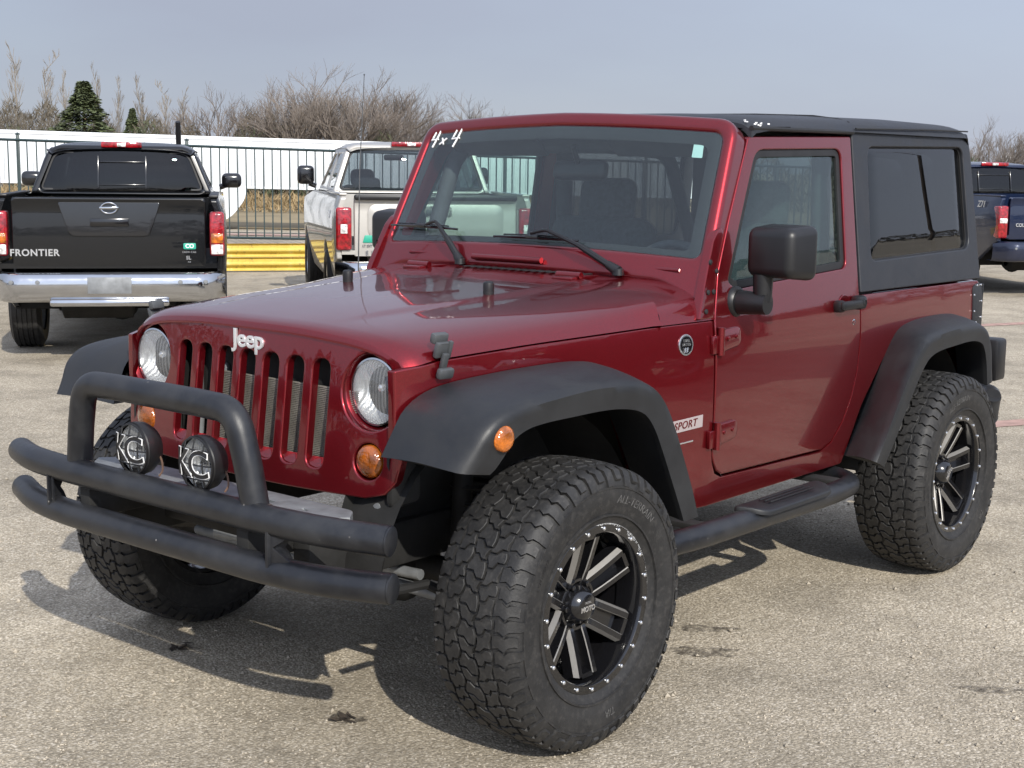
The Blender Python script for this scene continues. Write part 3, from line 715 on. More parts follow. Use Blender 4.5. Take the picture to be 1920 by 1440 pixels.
for s in (1, -1):
    cx = gx(HL, 1.018); c = (cx, s * HL, 1.018)
    mb = MB(); mb.lathe([(-.002, .1055), (-.006, .103), (-.035, .094), (-.05, .092)], 56, 'x', c); mb.build('headlight_bezel', M['red'], grille, ang=60)
    mb = MB(); mb.lathe([(-.018, .0935), (-.012, .0935), (-.011, .0885), (-.02, .0875)], 56, 'x', c); ring = mb.build('headlight', M['chrome'], car)
    mb = MB(); mb.lathe([(-.016, .088), (-.05, .074), (-.075, .045), (-.085, .015), (-.085, .0001)], 56, 'x', c); mb.build('reflector', M['reflector'], ring, ang=60)
    mb = MB(); mb.lathe([(-.014, .0885), (-.004, .078), (.004, .055), (.008, .028), (.009, .0001)], 56, 'x', c); mb.build('headlight_lens', M['headglass'], ring, ang=60)
    mb = MB(); mb.lathe([(-.075, .012), (-.04, .0125), (-.033, .009), (-.03, .0001)], 20, 'x', (c[0], c[1], c[2] + .008)); mb.build('bulb', M['badge'], ring)
    tx = gx(.5, .8305); mb = MB(); mb.lathe([(-.03, .046), (-.004, .046), (.006, .038), (.011, .02), (.012, .0001)], 40, 'x', (tx, s * .5, .8305)); mb.build('turn_signal', M['amberdark'], car, ang=60)

# ---------------- fender flares
def flare(name, inner, crest, lip, s, n=60):
    ri, rc, rl = catmull(inner, n), catmull(crest, n), catmull(lip, n)
    mb = MB(); rows = []
    for a, b, c in zip(ri, rc, rl):
        m1 = a.lerp(b, .45) + Vector((0, .0, .006)); m2 = a.lerp(b, .88) + Vector((0, 0, .002)); cr = b.lerp(c, .06) + (b - a).normalized() * .003; l2 = b.lerp(c, .22) + Vector((0, .006, 0)); l3 = b.lerp(c, .9)
        e = c + Vector((0, -.022, .004)); ii = Vector((c.x, a.y - .02, c.z + .02)).lerp(a, .35)
        pr = catmull([a, m1, m2, cr, l2, l3, c], 16) + [c + Vector((0, -.012, .001)), e, ii]
        rows.append([(p.x, s * p.y, p.z) for p in pr])
    mb.quad_grid(rows)
    for r in (rows[0], rows[-1]):
        try: mb.bm.faces.new([mb.bm.verts.new(p) for p in r])
        except ValueError: pass
    return mb.build(name, M['flare'], car, ang=50)
fin = [(.478, .602, .866), (.446, .612, .93), (.415, .622, .985), (.36, .632, 1.022), (.284, .642, 1.042), (.128, .664, 1.057), (-.071, .69, 1.066), (-.20, .711, 1.066), (-.30, .724, 1.05), (-.38, .735, 1.0), (-.44, .743, .92), (-.50, .75, .80), (-.56, .758, .66), (-.60, .765, .575)]
fcr = [(.50, .898, .868), (.474, .91, .908), (.437, .93, .968), (.385, .936, 1.006), (.30, .938, 1.026), (.156, .94, 1.036), (.002, .94, 1.041), (-.164, .94, 1.036), (-.245, .94, 1.02), (-.322, .94, .983), (-.384, .94, .913), (-.447, .94, .792), (-.505, .94, .675), (-.545, .94, .578)]
flp = [(.40, .915, .852), (.388, .925, .868), (.364, .934, .9), (.325, .938, .94), (.253, .938, .96), (.072, .938, .965), (-.09, .938, .963), (-.20, .938, .948), (-.256, .938, .925), (-.30, .938, .88), (-.341, .938, .813), (-.402, .938, .701), (-.445, .938, .62), (-.467, .938, .575)]
rin = [(-1.812, .782, .556), (-1.90, .785, .672), (-1.982, .788, .785), (-2.07, .788, .897), (-2.14, .788, .972), (-2.2, .786, 1.012), (-2.301, .784, 1.032), (-2.486, .783, 1.042), (-2.70, .782, 1.036), (-2.80, .783, 1.008), (-2.87, .785, .94), (-2.90, .786, .85), (-2.925, .786, .76)]
rcr = [(-1.738, .935, .566), (-1.845, .938, .691), (-1.934, .94, .808), (-2.03, .94, .912), (-2.093, .94, .965), (-2.157, .94, .993), (-2.308, .94, 1.008), (-2.516, .94, 1.009), (-2.66, .94, 1.0), (-2.735, .938, .968), (-2.775, .936, .918), (-2.805, .932, .837), (-2.83, .93, .75)]
rlp = [(-1.835, .93, .53), (-1.905, .936, .625), (-1.99, .938, .735), (-2.08, .938, .835), (-2.12, .938, .875), (-2.165, .938, .907), (-2.245, .938, .928), (-2.392, .938, .938), (-2.58, .938, .942), (-2.685, .936, .922), (-2.728, .934, .88), (-2.765, .93, .81), (-2.785, .928, .735)]
for s in (1, -1):
    f = flare('fender_flare', fin, fcr, flp, s)
    mb = MB(); mb.lathe([(-s * .012, .0335), (s * .004, .0335), (s * .009, .027), (s * .012, .014), (s * .0125, .0001)], 32, 'y', (.375, s * .9415, .945)); mb.build('side_marker', M['amber'], f, ang=60)
    g = flare('fender_flare', rin, rcr, rlp, s)
    # wheel-house liners
    for (x0, nm) in ((-.02, 0), (-2.43, 1)):
        mb = MB(); rows = []
        for i in range(19):
            a = R(2 + 176 * i / 18); rows.append([(x0 + .50 * math.cos(a), s * y, .46 + .50 * math.sin(a)) for y in (.42, .60, (fy(x0 + .50 * math.cos(a)) - .016 if nm == 0 else .775))])
        mb.quad_grid(rows); mb.quad_grid([[(x0 + .5 * math.cos(R(2 + 176 * i / 18)), s * .43, z2) for z2 in (.60, .60 + .36 * math.sin(R(2 + 176 * i / 18)))] for i in range(19)])
        mb.build('wheel_house', M['dark'], car)

# ---------------- windscreen frame (local plane: u = y, v = up the slope)
WB = Vector((-.867, 0, 1.339)); WT = Vector((-1.061, 0, 1.741)); WL = (WT - WB).length; wv = (WT - WB) / WL; wn_ = Vector((wv.z, 0, -wv.x))
def wfn(u, v, w):
    q = WB + wv * v + wn_ * (w + .012 + .045 * (1 - (u / .7) ** 2)); return (q.x, u, q.z)
outer = fil([(-.772, -.18, .01), (-.60, -.10, .05), (.60, -.10, .05), (.772, -.18, .01), (.745, .10, .02), (.706, WL + .056, .075), (0, WL + .070, 0), (-.706, WL + .056, .075), (-.745, .10, .02)], .03, 7)
gl = [(-.705, .0, .03), (.705, .0, .03), (.664, WL - .002, .04), (0, WL + .010, 0), (-.664, WL - .002, .04)]
hole = fil(gl, .04, 7)
frame = plate('windscreen_frame', outer, wfn, M['red'], car, [hole], .07, .022, (.08, .08), bres=4, ang=50)
def inset(pts, d):
    cx = sum(p[0] for p in pts) / len(pts); cy = sum(p[1] for p in pts) / len(pts); mx = max(abs(p[0] - cx) for p in pts); my = max(abs(p[1] - cy) for p in pts)
    return [(cx + (p[0] - cx) * (1 - d / mx), cy + (p[1] - cy) * (1 - d / my)) for p in pts]
wind = plate('windscreen', inset(hole, -.004), lambda u, v, w: wfn(u, v, w - .008), M['wsglass'], frame, (), .004, .0005, (.1, .1), wn=False, ang=30)
plate('windscreen_border', inset(hole, -.004), lambda u, v, w: wfn(u, v, w - .0125), M['seal'], frame, [[(a * .965, .045 + (b - .045) * .93) for a, b in inset(hole, .018)]], .002, .0003, (.1, .1), wn=False)
mb = MB()                                             # painted 4x4 on the glass
def stroke(pts, r=.0032): mb.tube([wfn(a, b, -.0055) for a, b in pts], r, 6)
def four(ox, oy, k): 
    stroke([(ox + .012 * k, oy + .046 * k), (ox + .004 * k, oy + .022 * k), (ox, oy + .014 * k), (ox + .036 * k, oy + .016 * k)], .0036); stroke([(ox + .036 * k, oy + .052 * k), (ox + .028 * k, oy + .02 * k), (ox + .016 * k, oy - .016 * k)], .0036)
four(-.652, .406, 1.05); four(-.535, .404, 1.15); stroke([(-.598, .40), (-.566, .424)]); stroke([(-.592, .426), (-.574, .398)])
mb.build('windscreen_writing', M['white'], frame)
plate('windscreen_sticker', fil([(.572, .354), (.611, .354), (.602, .408), (.566, .408)], .004, 3), lambda u, v, w: wfn(u, v, w - .013), simple('pale_sticker', (.55, .75, .72), .6), frame, (), .0015, .0003)
# lower lip strip of the frame and its hinge tubes
mb = MB(); mb.tube([wfn(-.55, -.055, .004), wfn(.66, -.055, .004)], .006, 8); mb.tube([wfn(-.2, -.07, .012), wfn(.12, -.07, .012)], .011, 10); mb.build('frame_moulding', M['red'], frame)

# ---------------- wipers
for (py, x0, knee, tip, b0, b1) in ((.45, -.775, (.132, .030), (.057, .020), (-.13, .011), (.249, .012)), (-.26, -.775, (-.412, .050), (-.47, .045), (-.705, .053), (-.323, .034))):
    mb = MB(); P0 = Vector((x0, py, 1.286)); P2 = Vector(wfn(*knee, .05)); P1 = P0.lerp(P2, .5) + Vector((.01, 0, .014)); P3 = Vector(wfn(*tip, .035))
    mb.tube([P0, P0.lerp(P1, .28)], [.019, .014], 10); mb.tube([P0.lerp(P1, .25), P1, P2, P3], [.012, .009, .006, .006], 8, bend=.02)
    mb.lathe([(-.012, .02), (.008, .018), (.014, .008), (.014, .0001)], 14, 'z', tuple(P0)); wp = mb.build('wiper', M['plastic'], car)
    mb = MB(); A = Vector(wfn(b0[0], b0[1], .012)); B = Vector(wfn(b1[0], b1[1], .012)); n = 8
    pts = [A.lerp(B, i / n) + wn_ * (.012 * math.sin(math.pi * i / n)) for i in range(n + 1)]
    mb.tube([A, B], .0035, 6); mb.tube(pts, .0045, 6); mb.box(tuple(A.lerp(B, .5) + wn_ * .014), (.02, .05, .014), .003); mb.tube([p + wv * .008 for p in pts[1:-1]], .003, 6)
    mb.build('wiper_blade', M['gloss'], wp)

# ---------------- doors
dout = fil([(-.862, .70, 0), (-.872, .674, 0), (-.895, .642, 0), (-.93, .622, 0), (-1.62, .606, 0), (-1.695, .63, 0), (-1.768, .697, 0), (-1.822, .785, 0), (-1.853, .882, 0), (-1.864, 1.0, 0), (-1.862, 1.225, 0),
            (-1.868, 1.752, .012), (-1.135, 1.735, .012), (-.973, 1.453, 0), (-.89, 1.296, 0), (-.852, 1.145, 0)], .01, 4)
dwin = fil([(-.945, 1.262, .02), (-1.00, 1.235, .02), (-1.772, 1.268, .035), (-1.786, 1.705, .05), (-1.178, 1.692, .05), (-1.04, 1.44, .02)], .03, 6)
def offs(pts, d):          # shrink an outline along its corner normals
    n = len(pts); out = []
    A = sum(pts[i][0] * pts[(i + 1) % n][1] - pts[(i + 1) % n][0] * pts[i][1] for i in range(n)); sg = 1 if A > 0 else -1
    for i in range(n):
        a, b, c = Vector(pts[i - 1]), Vector(pts[i]), Vector(pts[(i + 1) % n]); t = (c - a).normalized(); nn = Vector((-t.y, t.x)) * sg; out.append((b.x + nn.x * d, b.y + nn.y * d))
    return out
qout = fil([(-1.876, 1.172, .006), (-1.876, 1.774, .006), (-2.945, 1.788, .012), (-2.968, 1.70, .05), (-3.0, 1.168, .008)], .01, 6)
qwin = fil([(-1.975, 1.285, .045), (-2.905, 1.300, .06), (-2.885, 1.728, .05), (-1.998, 1.716, .045)], .05, 7)
for s in (1, -1):
    d = plate('door', dout, sidefn(s, .002), M['red'], car, [dwin], .035, .005, (.06, .06), bres=2)
    plate('door_seal', dwin, sidefn(s, -.006), M['seal'], d, [offs(dwin, .026)], .014, .003, (.08, .08))
    plate('door_glass', offs(dwin, .02), sidefn(s, -.014), M['glass'], d, (), .004, .0005, (.1, .1), wn=False)
    mb = MB(); yh = s * (Y(-1.75, 1.137) + .004)       # handle
    mb.box((-1.742, yh + s * .032, 1.137), (.18, .02, .034), .009); mb.box((-1.672, yh + s * .013, 1.135), (.042, .04, .044), .012); mb.box((-1.815, yh + s * .018, 1.141), (.06, .046, .052), .014)
    mb.lathe([(s * .02, .017), (s * .04, .016), (s * .042, .011), (s * .036, .01), (s * .036, .0001)], 20, 'y', (-1.818, yh + s * .002, 1.141)); mb.build('door_handle', M['plastic'], d)
    mb = MB(); mb.lathe([(0, .0001), (s * .002, .042), (s * .003, .046), (0, .048)], 30, 'y', (-1.735, yh - s * .0035, 1.125)); mb.build('handle_recess', M['red'], d)
    mb = MB(); mb.lathe([(0, .013), (s * .006, .012), (s * .007, .008), (s * .003, .007), (s * .003, .0001)], 20, 'y', (-1.811, yh - s * .002, 1.066)); mb.build('door_lock', M['chrome'], d)
    for zc in (1.075, .763):
        mb = MB(); xx = -.866; yy = s * (Y(xx, zc) + .008)
        mb.tube([(xx, yy + s * .004, zc - .045), (xx, yy + s * .004, zc + .045)], .0125, 12)
        t = plate_bm(fil([(xx - .005, zc + .036), (xx - .005, zc - .036), (xx - .115, zc - .020), (xx - .125, zc - .008), (xx - .125, zc + .03), (xx - .112, zc + .04)], .008, 4), (), .011, .003); xform(t, lambda u, v, w, s=s: (u, s * (Y(u, v) + w + .012), v)); mb.merge(t)
        mb.box((xx + .022, yy - s * .004, zc - .01), (.04, .014, .06), .004)
        for q in ((.045, .006), (.095, .010)):
            mb.lathe([(0, .0085), (s * .004, .007), (s * .005, .003), (s * .005, .0001)], 12, 'y', (xx - q[0], s * (Y(xx, zc) + .012), zc + q[1]))
        mb.build('door_hinge', M['red'], d)
    # mirror
    mb = MB(); t = bmesh.new(); bmesh.ops.create_cube(t, size=1)
    for v in t.verts:
        k = 1.0 if v.co.x < 0 else .86
        v.co = Vector((v.co.x * .14, v.co.y * .212 * k, v.co.z * .182 * k))
    bmesh.ops.bevel(t, geom=t.edges[:], offset=.030, segments=5, affect='EDGES', profile=.5)
    for v in t.verts: v.co = Matrix.Rotation(R(-8) * s, 3, 'Z') @ v.co; v.co += Vector((-1.025 - (.05 if s < 0 else 0), s * (.915 if s > 0 else .875), 1.362))
    mb.merge(t); mir = mb.build('side_mirror', M['plastic'], car, ang=60)
    mb = MB(); mb.box((-1.0965, s * .912, 1.362), (.004, .14, .13), .0015, rot=(0, 0, R(-8) * s)); mb.build('mirror_glass', M['chrome'], mir)
    mb = MB(); mb.tube([(-1.0, s * .868, 1.29), (-1.0, s * .868, 1.20)], [.034, .030], 16); mb.tube([(-.99, s * .77, 1.194), (-.99, s * .895, 1.194)], [.042, .034], 18)
    mb.lathe([(0, .052), (s * .012, .05), (s * .02, .042), (s * .02, .0001)], 24, 'y', (-.985, s * (Y(-1, 1.19) - .004), 1.195)); mb.build('mirror_arm', M['plastic'], mir, ang=45)
    # hardtop side
# ---------------- hardtop
mb = MB(); rows = []
for x, dz, dy in ((-1.150, -.030, -.010), (-1.152, -.012, -.004), (-1.17, -.003, .0), (-1.4, .010, .003), (-1.87, .022, .006), (-2.4, .028, .008), (-2.8, .024, .008), (-2.885, .016, .005), (-2.93, .0, -.001), (-2.95, -.022, -.010)):
    yw = .722 + dy; zt = 1.797 + dz
    half = [(0, zt + .022), (.3, zt + .019), (.55, zt + .009), (yw - .06, zt - .004), (yw - .022, zt - .016), (yw - .004, zt - .034), (yw, zt - .052), (yw - .002, 1.768)]
    half = [(p.x, p.y) for p in catmull([(a, b, 0) for a, b in half], 24)]
    rows.append([(x, -a, b) for a, b in half[::-1]] + [(x, a, b) for a, b in half[1:]])
lo = [(p[0] - .02, p[1] * .97, 1.77) for p in rows[0]]
mb.quad_grid([lo] + rows + [[(p[0] + .01, p[1] * .96, 1.768) for p in rows[-1]]])
top = mb.build('hardtop', M['top'], car, ang=50)
mb = MB(); mb.quad_grid([[(x, y, 1.764) for y in (-.68, 0, .68)] for x in (-1.12, -2.0, -2.9)]); mb.build('headliner', M['lining'], top)
mb = MB()                                              # panel seams, flush strips of dark seal
for x in (-1.872,):
    pts = []
    for i in range(29):
        a = -.70 + 1.4 * i / 28; pts.append((x, a, interp(abs(a), [0, .3, .55, .66, .70], [1.842, 1.839, 1.830, 1.8155, 1.803])))
    mb.tube(pts, .004, 6)
mb.build('roof_seam', M['seal'], top)
for s in (1, -1):
    mb = MB(); mb.tube([(-1.15, s * .714, 1.7635), (-1.5, s * .716, 1.766), (-1.872, s * .717, 1.768)], .009, 8); mb.tube([(-1.872, s * .729, 1.781), (-2.5, s * .731, 1.793), (-2.90, s * .727, 1.796)], .0035, 6); mb.build('drip_rail', M['seal'], top)
    q = plate('quarter_panel', qout, sidefn(s, .004), M['top'], top, [qwin], .03, .006, (.09, .09), bres=2)
    plate('quarter_window_seal', offs(qwin, -.004), sidefn(s, -.010), M['seal'], top, [offs(qwin, .006)], .012, .002, (.1, .1))
    plate('quarter_window', offs(qwin, .004), sidefn(s, -.012), M['tint'], top, (), .004, .0005, (.1, .1), wn=False)
    rg = random.Random(5)
    for i in range(9): mb = MB(); mb.box((-1.16 - rg.random() ** 2 * .10, s * (.7215), 1.772 + rg.random() * .01), (.012 * rg.random() + .004, .002, .005), .0008); mb.build('paint_chip', M['white'], top)
    for i in range(3): mb = MB(); mb.box((-1.156 - .004 * rg.random(), s * (.69 - i * .008 * rg.random()), 1.782 + .012 * rg.random()), (.004, .008, .004), .0008); mb.build('paint_chip', M['white'], top)
mb = MB(); t = plate_bm(fil([(-.70, 1.17), (.70, 1.17), (.665, 1.765), (-.665, 1.765)], .03), [fil([(-.6, 1.22), (.6, 1.22), (.57, 1.70), (-.57, 1.70)], .06)], .03, .006); xform(t, lambda u, v, w: (-2.985 + (v - 1.17) * .055 - w, u, v)); mb.merge(t); mb.build('rear_frame', M['top'], top)
mb = MB(); mb.quad_grid([[(-2.972 + (z - 1.17) * .055, y, z) for y in (-.61, .61)] for z in (1.21, 1.71)]); mb.build('rear_window', M['tint'], top)

# ---------------- rear end
for s in (1, -1):
    mb = MB(); t = plate_bm(fil([(-2.915, 1.055, .02), (-2.915, 1.135, .035), (-2.955, 1.148, .03), (-3.012, 1.148, .01), (-3.012, .93, .01), (-2.945, .93, .02), (-2.915, .98, .02)], .01), (), .006, .002, (.05, .05)); xform(t, sidefn(s, .005)); mb.merge(t)
    mb.box((-3.023, s * .72, 1.04), (.006, .14, .21), .002); g = mb.build('corner_guard', M['flare'], car)
    mb = MB()
    for (x, z) in ((-2.925, 1.1), (-2.96, 1.14), (-3.0, 1.14), (-3.0, 1.07), (-3.0, 1.0), (-2.925, 1.03), (-2.95, .98)): mb.lathe([(0, .005), (s * .003, .004), (s * .003, .0001)], 8, 'y', (x, s * (Y(x, z) + .005), z))
    mb.build('rivet', M['badge'], g)
    mb = MB(); mb.box((-3.045, s * .825, .815), (.105, .12, .185), .016); tl = mb.build('tail_light', M['plastic'], car)
    mb = MB(); mb.box((-3.10, s * .825, .815), (.012, .10, .165), .005); mb.build('tail_light_lens', M['redlens'], tl)
    mb = MB(); mb.tube([(-3.035, s * .70, 1.02), (-3.035, s * .70, 1.13)], .014, 10); mb.build('tailgate_hinge', M['red'], car)
mb = MB(); mb.tube([(-2.92, .90, .665), (-3.05, .84, .665), (-3.14, .60, .665), (-3.14, -.60, .665), (-3.05, -.84, .665), (-2.92, -.90, .665)], .038, 18, bend=.1)
mb.tube([(-2.95, .88, .575), (-3.05, .84, .555), (-3.12, .60, .54), (-3.12, -.60, .54), (-3.05, -.84, .555), (-2.95, -.88, .575)], .038, 18, bend=.1)
for s in (1, -1): mb.box((-3.08, s * .5, .6), (.03, .08, .14), .004); mb.tube([(-2.92, s * .90, .665), (-2.95, s * .88, .575)], .036, 14)
mb.build('rear_bumper', M['bar'], car)

# ---------------- front tube bumper
TX, BX = .752, .752
upz, loz = .722, .594
mb = MB(); tr = .0395
up = [(.672, .828, upz - .006), (.735, .66, upz), (TX, .46, upz), (TX, -.46, upz), (.735, -.66, upz), (.672, -.828, upz - .006)]
lo = [(.665, .828, loz), (.728, .66, loz - .002), (BX, .46, loz - .004), (BX, -.46, loz - .004), (.728, -.66, loz - .002), (.665, -.828, loz)]
mb.tube(up, tr, 28, bend=.12); mb.tube(lo, tr, 28, bend=.12)
bumper = mb.build('front_bumper', M['bar'], car, ang=50)
for P, Q in ((up[0], up[1]), (up[-1], up[-2]), (lo[0], lo[1]), (lo[-1], lo[-2])):
    d = (Vector(P) - Vector(Q)).normalized(); mb = MB(); mb.tube([Vector(P) + d * .0005, Vector(P) + d * .004, Vector(P) + d * .006], [tr - .001, tr - .001, tr - .004], 28); mb.build('end_cap', M['bar'], bumper)
mb = MB(); hr = .0375
mb.tube([(.735, .402, upz + .01), (.742, .378, .86), (.748, .342, .992), (.75, .18, .996), (.75, -.18, .996), (.748, -.342, .992), (.742, -.378, .86), (.735, -.402, upz + .01)], hr, 26, bend=[0, .02, .13, .02, .02, .13, .02, 0], seg=10)
mb.build('bumper_hoop', M['bar'], bumper, ang=50)
for s in (1, -1):
    mb = MB(); t = plate_bm([(0, 0), (.085, 0), (.062, .05), (.05, .066), (.062, .085), (.085, .128), (0, .128)], (), .008, .001); xform(t, lambda u, v, w, s=s: (.775 - u * .55 - .0, s * (.492 + u * .75 - .02) , loz + v + w * 0) if False else (.782 - u * 1.0, s * (.50 + u * .25) + w, loz - .004 + v)); mb.merge(t)
    t = plate_bm([(0, .02), (.07, .034), (.022, .066), (.07, .098), (0, .11)], (), .007, .001); xform(t, lambda u, v, w, s=s: (.778 + w - u * .3, s * (.485 + u), loz + v)); mb.merge(t); mb.build('gusset', M['bar'], bumper)
    mb = MB(); mb.box((.62, s * .36, .64), (.26, .05, .10), .006); mb.build('bumper_bracket', M['dark'], car)
for s in (1, -1):
    mb = MB(); mb.tube([(.735 + .041 * math.cos(a), s * (.402 + .041 * math.sin(a)), upz + .031 - .012 * math.sin(a) ** 2 * 0 - .018 * math.cos(a) ** 2) for a in [2 * math.pi * i / 28 for i in range(28)]], .0045, 6, closed=True); mb.build('weld_bead', M['weld'], bumper)
# auxiliary lamps behind the upper tube
for y in (.168, -.122):
    c = (.735, y, .826)
    mb = MB(); mb.lathe([(.002, .0001), (-.06, .03), (-.052, .058), (-.03, .073), (-.008, .0765), (.006, .0765), (.009, .074), (.009, .069)], 48, 'x', c); mb.tube([(.73, y, .755), (.735, y, .775)], .012, 10)
    lamp = mb.build('auxiliary_lamp', M['plastic'], car)
    mb = MB(); mb.lathe([(-.04, .02), (-.02, .056), (.0, .069)], 40, 'x', c); mb.build('lamp_reflector', M['reflector'], lamp)
    mb = MB(); mb.lathe([(.0, .0695), (.006, .04), (.008, .0001)], 40, 'x', c); mb.build('lamp_lens', M['headglass'], lamp)
    mb = MB()
    def dome(a, b): return (c[0] + .012 + .014 * (1 - (a * a + b * b) / .0055), c[1] + a, c[2] + b)
    for k in (-.04, .0, .04):
        L = math.sqrt(max(0, .070 ** 2 - k * k)); mb.tube([dome(-L + 2 * L * i / 8, k) for i in range(9)], .0022, 6); mb.tube([dome(k, -L + 2 * L * i / 8) for i in range(9)], .0022, 6)
    mb.lathe([(.008, .0735), (.014, .0735), (.015, .0695), (.009, .0685)], 40, 'x', c); mb.build('lamp_guard', M['plastic'], lamp)
    f2 = lambda dx: (lambda u, v, w: (c[0] + .028 + dx + w - .014 * (u * u + v * v) / .0055, c[1] + u - .004, c[2] + v - .002))
    text('lamp_lettering', 'KC', .106, f2(0), M['white'], lamp, ext=.001, off=.0024, spacing=.86, shear=-.08)
    text('lamp_lettering_fill', 'KC', .106, f2(.0016), M['plastic'], lamp, ext=.0014, off=.0004, spacing=.86, shear=-.08)
    mb = MB(); mb.tube([(.70, y + .05, .82), (.70, y + .075, .80), (.705, y + .085, .77), (.715, y + .08, .755)], .003, 6, bend=.02); mb.build('lamp_wire', M['rust'], lamp)
# grey crossmember and parts behind the bumper
t = plate_bm(fil([(.50, -.52, .02), (.50, .52, .02), (.56, .57, .0), (.63, .50, .02), (.645, .30, 0), (.63, .26, 0), (.63, .12, 0), (.645, .08, 0), (.645, -.08, 0), (.63, -.5, .02), (.56, -.57, 0)], .01), [fil([(.56, .20), (.575, .20), (.59, .29), (.575, .29)], .004, 3), fil([(.57, .40), (.58, .40), (.59, .43), (.58, .43)], .003, 3)], .035, .003)
xform(t, lambda u, v, w: (u, v, .712 + w)); mb = MB(); mb.merge(t); mb.build('crossmember', M['grey'], car)
mb = MB(); mb.lathe([(-.06, .05), (.0, .05), (.02, .04), (.026, .0001)], 24, 'z', (.60, .27, .64)); mb.tube([(.60, .27, .60), (.60, .27, .5)], .03, 14); mb.build('canister', M['rust'], car)
mb = MB()
for y in (.42, -.42): mb.box((-.9, y, .56), (3.0, .07, .13), .01)
mb.box((-1.9, 0, .56), (2.2, 1.5, .03)); mb.box((-.80, 0, .88), (.03, 1.44, .62)); mb.box((.42, 0, .58), (.06, .8, .1), .01); mb.box((-1.1, 0, .45), (.9, .5, .12), .03); mb.box((-2.7, 0, .5), (.5, .9, .2), .03)
mb.build('chassis', M['dark'], car)
for x in (0, -2.424):
    mb = MB(); mb.tube([(x, -.74, RA), (x, .74, RA)], .04, 14); mb.lathe([(-.13, .02), (-.1, .1), (0, .14), (.1, .1), (.13, .02)], 20, 'x', (x, .18 if x == 0 else 0, RA))
    for s in (1, -1):
        mb.tube([(x + .06, s * .5, RA), (x + .04, s * .5, .75)], .03, 10)
        for i in range(6): mb.lathe([(-.008, .06), (.0, .07), (.008, .06)], 20, 'z', (x, s * .5, .5 + i * .05))
    mb.build('axle', M['dark'], car)
mb = MB(); mb.tube([(.16, -.6, .40), (.16, .68, .40)], .018, 10); mb.tube([(.24, -.4, .44), (.22, .5, .47)], .016, 10); mb.box((.17, .62, .41), (.05, .08, .05), .01); mb.build('steering_rod', M['grey'], car)
for s in (1, -1):
    mb = MB(); mb.tube([(.43, s * .60, .49), (.30, s * .60, .48), (.27, s * .62, .46)], .014, 8)
    mb.build('link_rod', M['dark'], car)
    mb = MB(); mb.box((.36, s * .57, .80), (.12, .03, .18), .02); mb.build('splash_shield', M['dark'], car)
    for z in (.70, .60): mb = MB(); mb.lathe([(0, .018), (.014, .016), (.016, .006), (.016, .0001)], 12, 'x', (.40, s * .52, z)); mb.build('tow_bolt', M['grey'], car)

# ---------------- side steps, antenna
for s in (1, -1):
    mb = MB(); mb.tube([(-.36, s * .66, .49), (-.43, s * .86, .485), (-.62, s * .885, .485), (-1.55, s * .885, .475), (-1.74, s * .86, .475), (-1.82, s * .64, .48)], .0385, 22, bend=.09, seg=8); st = mb.build('side_step', M['bar'], car, ang=50)
    t = plate_bm(fil([(-.90, .84, .03), (-1.46, .84, .03), (-1.42, .945, .05), (-.95, .945, .05)], .03), (), .016, .005); xform(t, lambda u, v, w, s=s: (u, s * v, .532 + w - .25 * max(0, v - .885) - .12 * max(0, .88 - v))); mb = MB(); mb.merge(t)
    for i in range(3): mb.box((-1.18, s * (.87 + i * .02), .533), (.3, .006, .005), .001)
    mb.build('step_pad', M['flare'], st)
    mb = MB()
    for x in (-.7, -1.6): mb.box((x, s * .72, .50), (.06, .3, .02), .004)
    mb.build('step_bracket', M['dark'], st)
mb = MB(); mb.lathe([(0, .018), (.02, .016), (.035, .008), (.04, .004)], 14, 'z', (-.70, -.715, 1.165)); mb.tube([(-.70, -.715, 1.20), (-.712, -.718, 1.6), (-.74, -.72, 1.957)], [.0026, .002, .0014], 6); mb.lathe([(-.004, .0001), (0, .004), (.004, .0001)], 8, 'z', (-.74, -.72, 1.96)); mb.build('antenna', M['latch'], car)

# ---------------- cabin
def seat(x, y, z=.62):
    mb = MB(); mb.box((x, y, z + .16), (.52, .50, .16), .06, seg=4); mb.box((x - .30, y, z + .50), (.16, .50, .62), .07, rot=(0, R(-14), 0), seg=4); st = mb.build('seat', M['seat'], car, ang=60)
    mb = MB(); mb.box((x - .385, y, z + .865), (.10, .27, .20), .05, rot=(0, R(-10), 0), seg=4); mb.tube([(x - .375, y - .06, z + .7), (x - .38, y - .06, z + .8)], .007, 6); mb.tube([(x - .375, y + .06, z + .7), (x - .38, y + .06, z + .8)], .007, 6); mb.build('headrest', M['seat'], st, ang=60)
seat(-1.42, .36); seat(-1.42, -.36)
mb = MB(); mb.box((-2.28, 0, .80), (.4, 1.0, .14), .05); mb.box((-2.50, 0, 1.05), (.14, 1.0, .46), .05, rot=(0, R(-12), 0)); mb.build('rear_seat', M['seat'], car, ang=60)
mb = MB(); mb.box((-.98, 0, 1.12), (.30, 1.42, .26), .05); mb.box((-1.0, .36, 1.235), (.16, .36, .06), .025); mb.box((-1.1, 0, .9), (.2, .3, .4), .03); mb.build('dashboard', M['cabin'], car, ang=60)
mb = MB(); q = Matrix.Rotation(R(-24), 3, 'Y'); c = Vector((-1.17, .36, 1.19)); ring = [c + q @ Vector((0, .185 * math.cos(2 * math.pi * i / 36), .185 * math.sin(2 * math.pi * i / 36))) for i in range(36)]
mb.tube(ring, .016, 10, closed=True)
for a in (0, 180, 270): mb.tube([c, c + q @ Vector((.02, .18 * math.cos(R(a)), .18 * math.sin(R(a))))], .014, 8)
mb.tube([c, c + Vector((.2, 0, -.08))], .03, 10); mb.box(tuple(c), (.05, .12, .1), .03, rot=q); mb.build('steering_wheel', M['cabin'], car)
mb = MB()
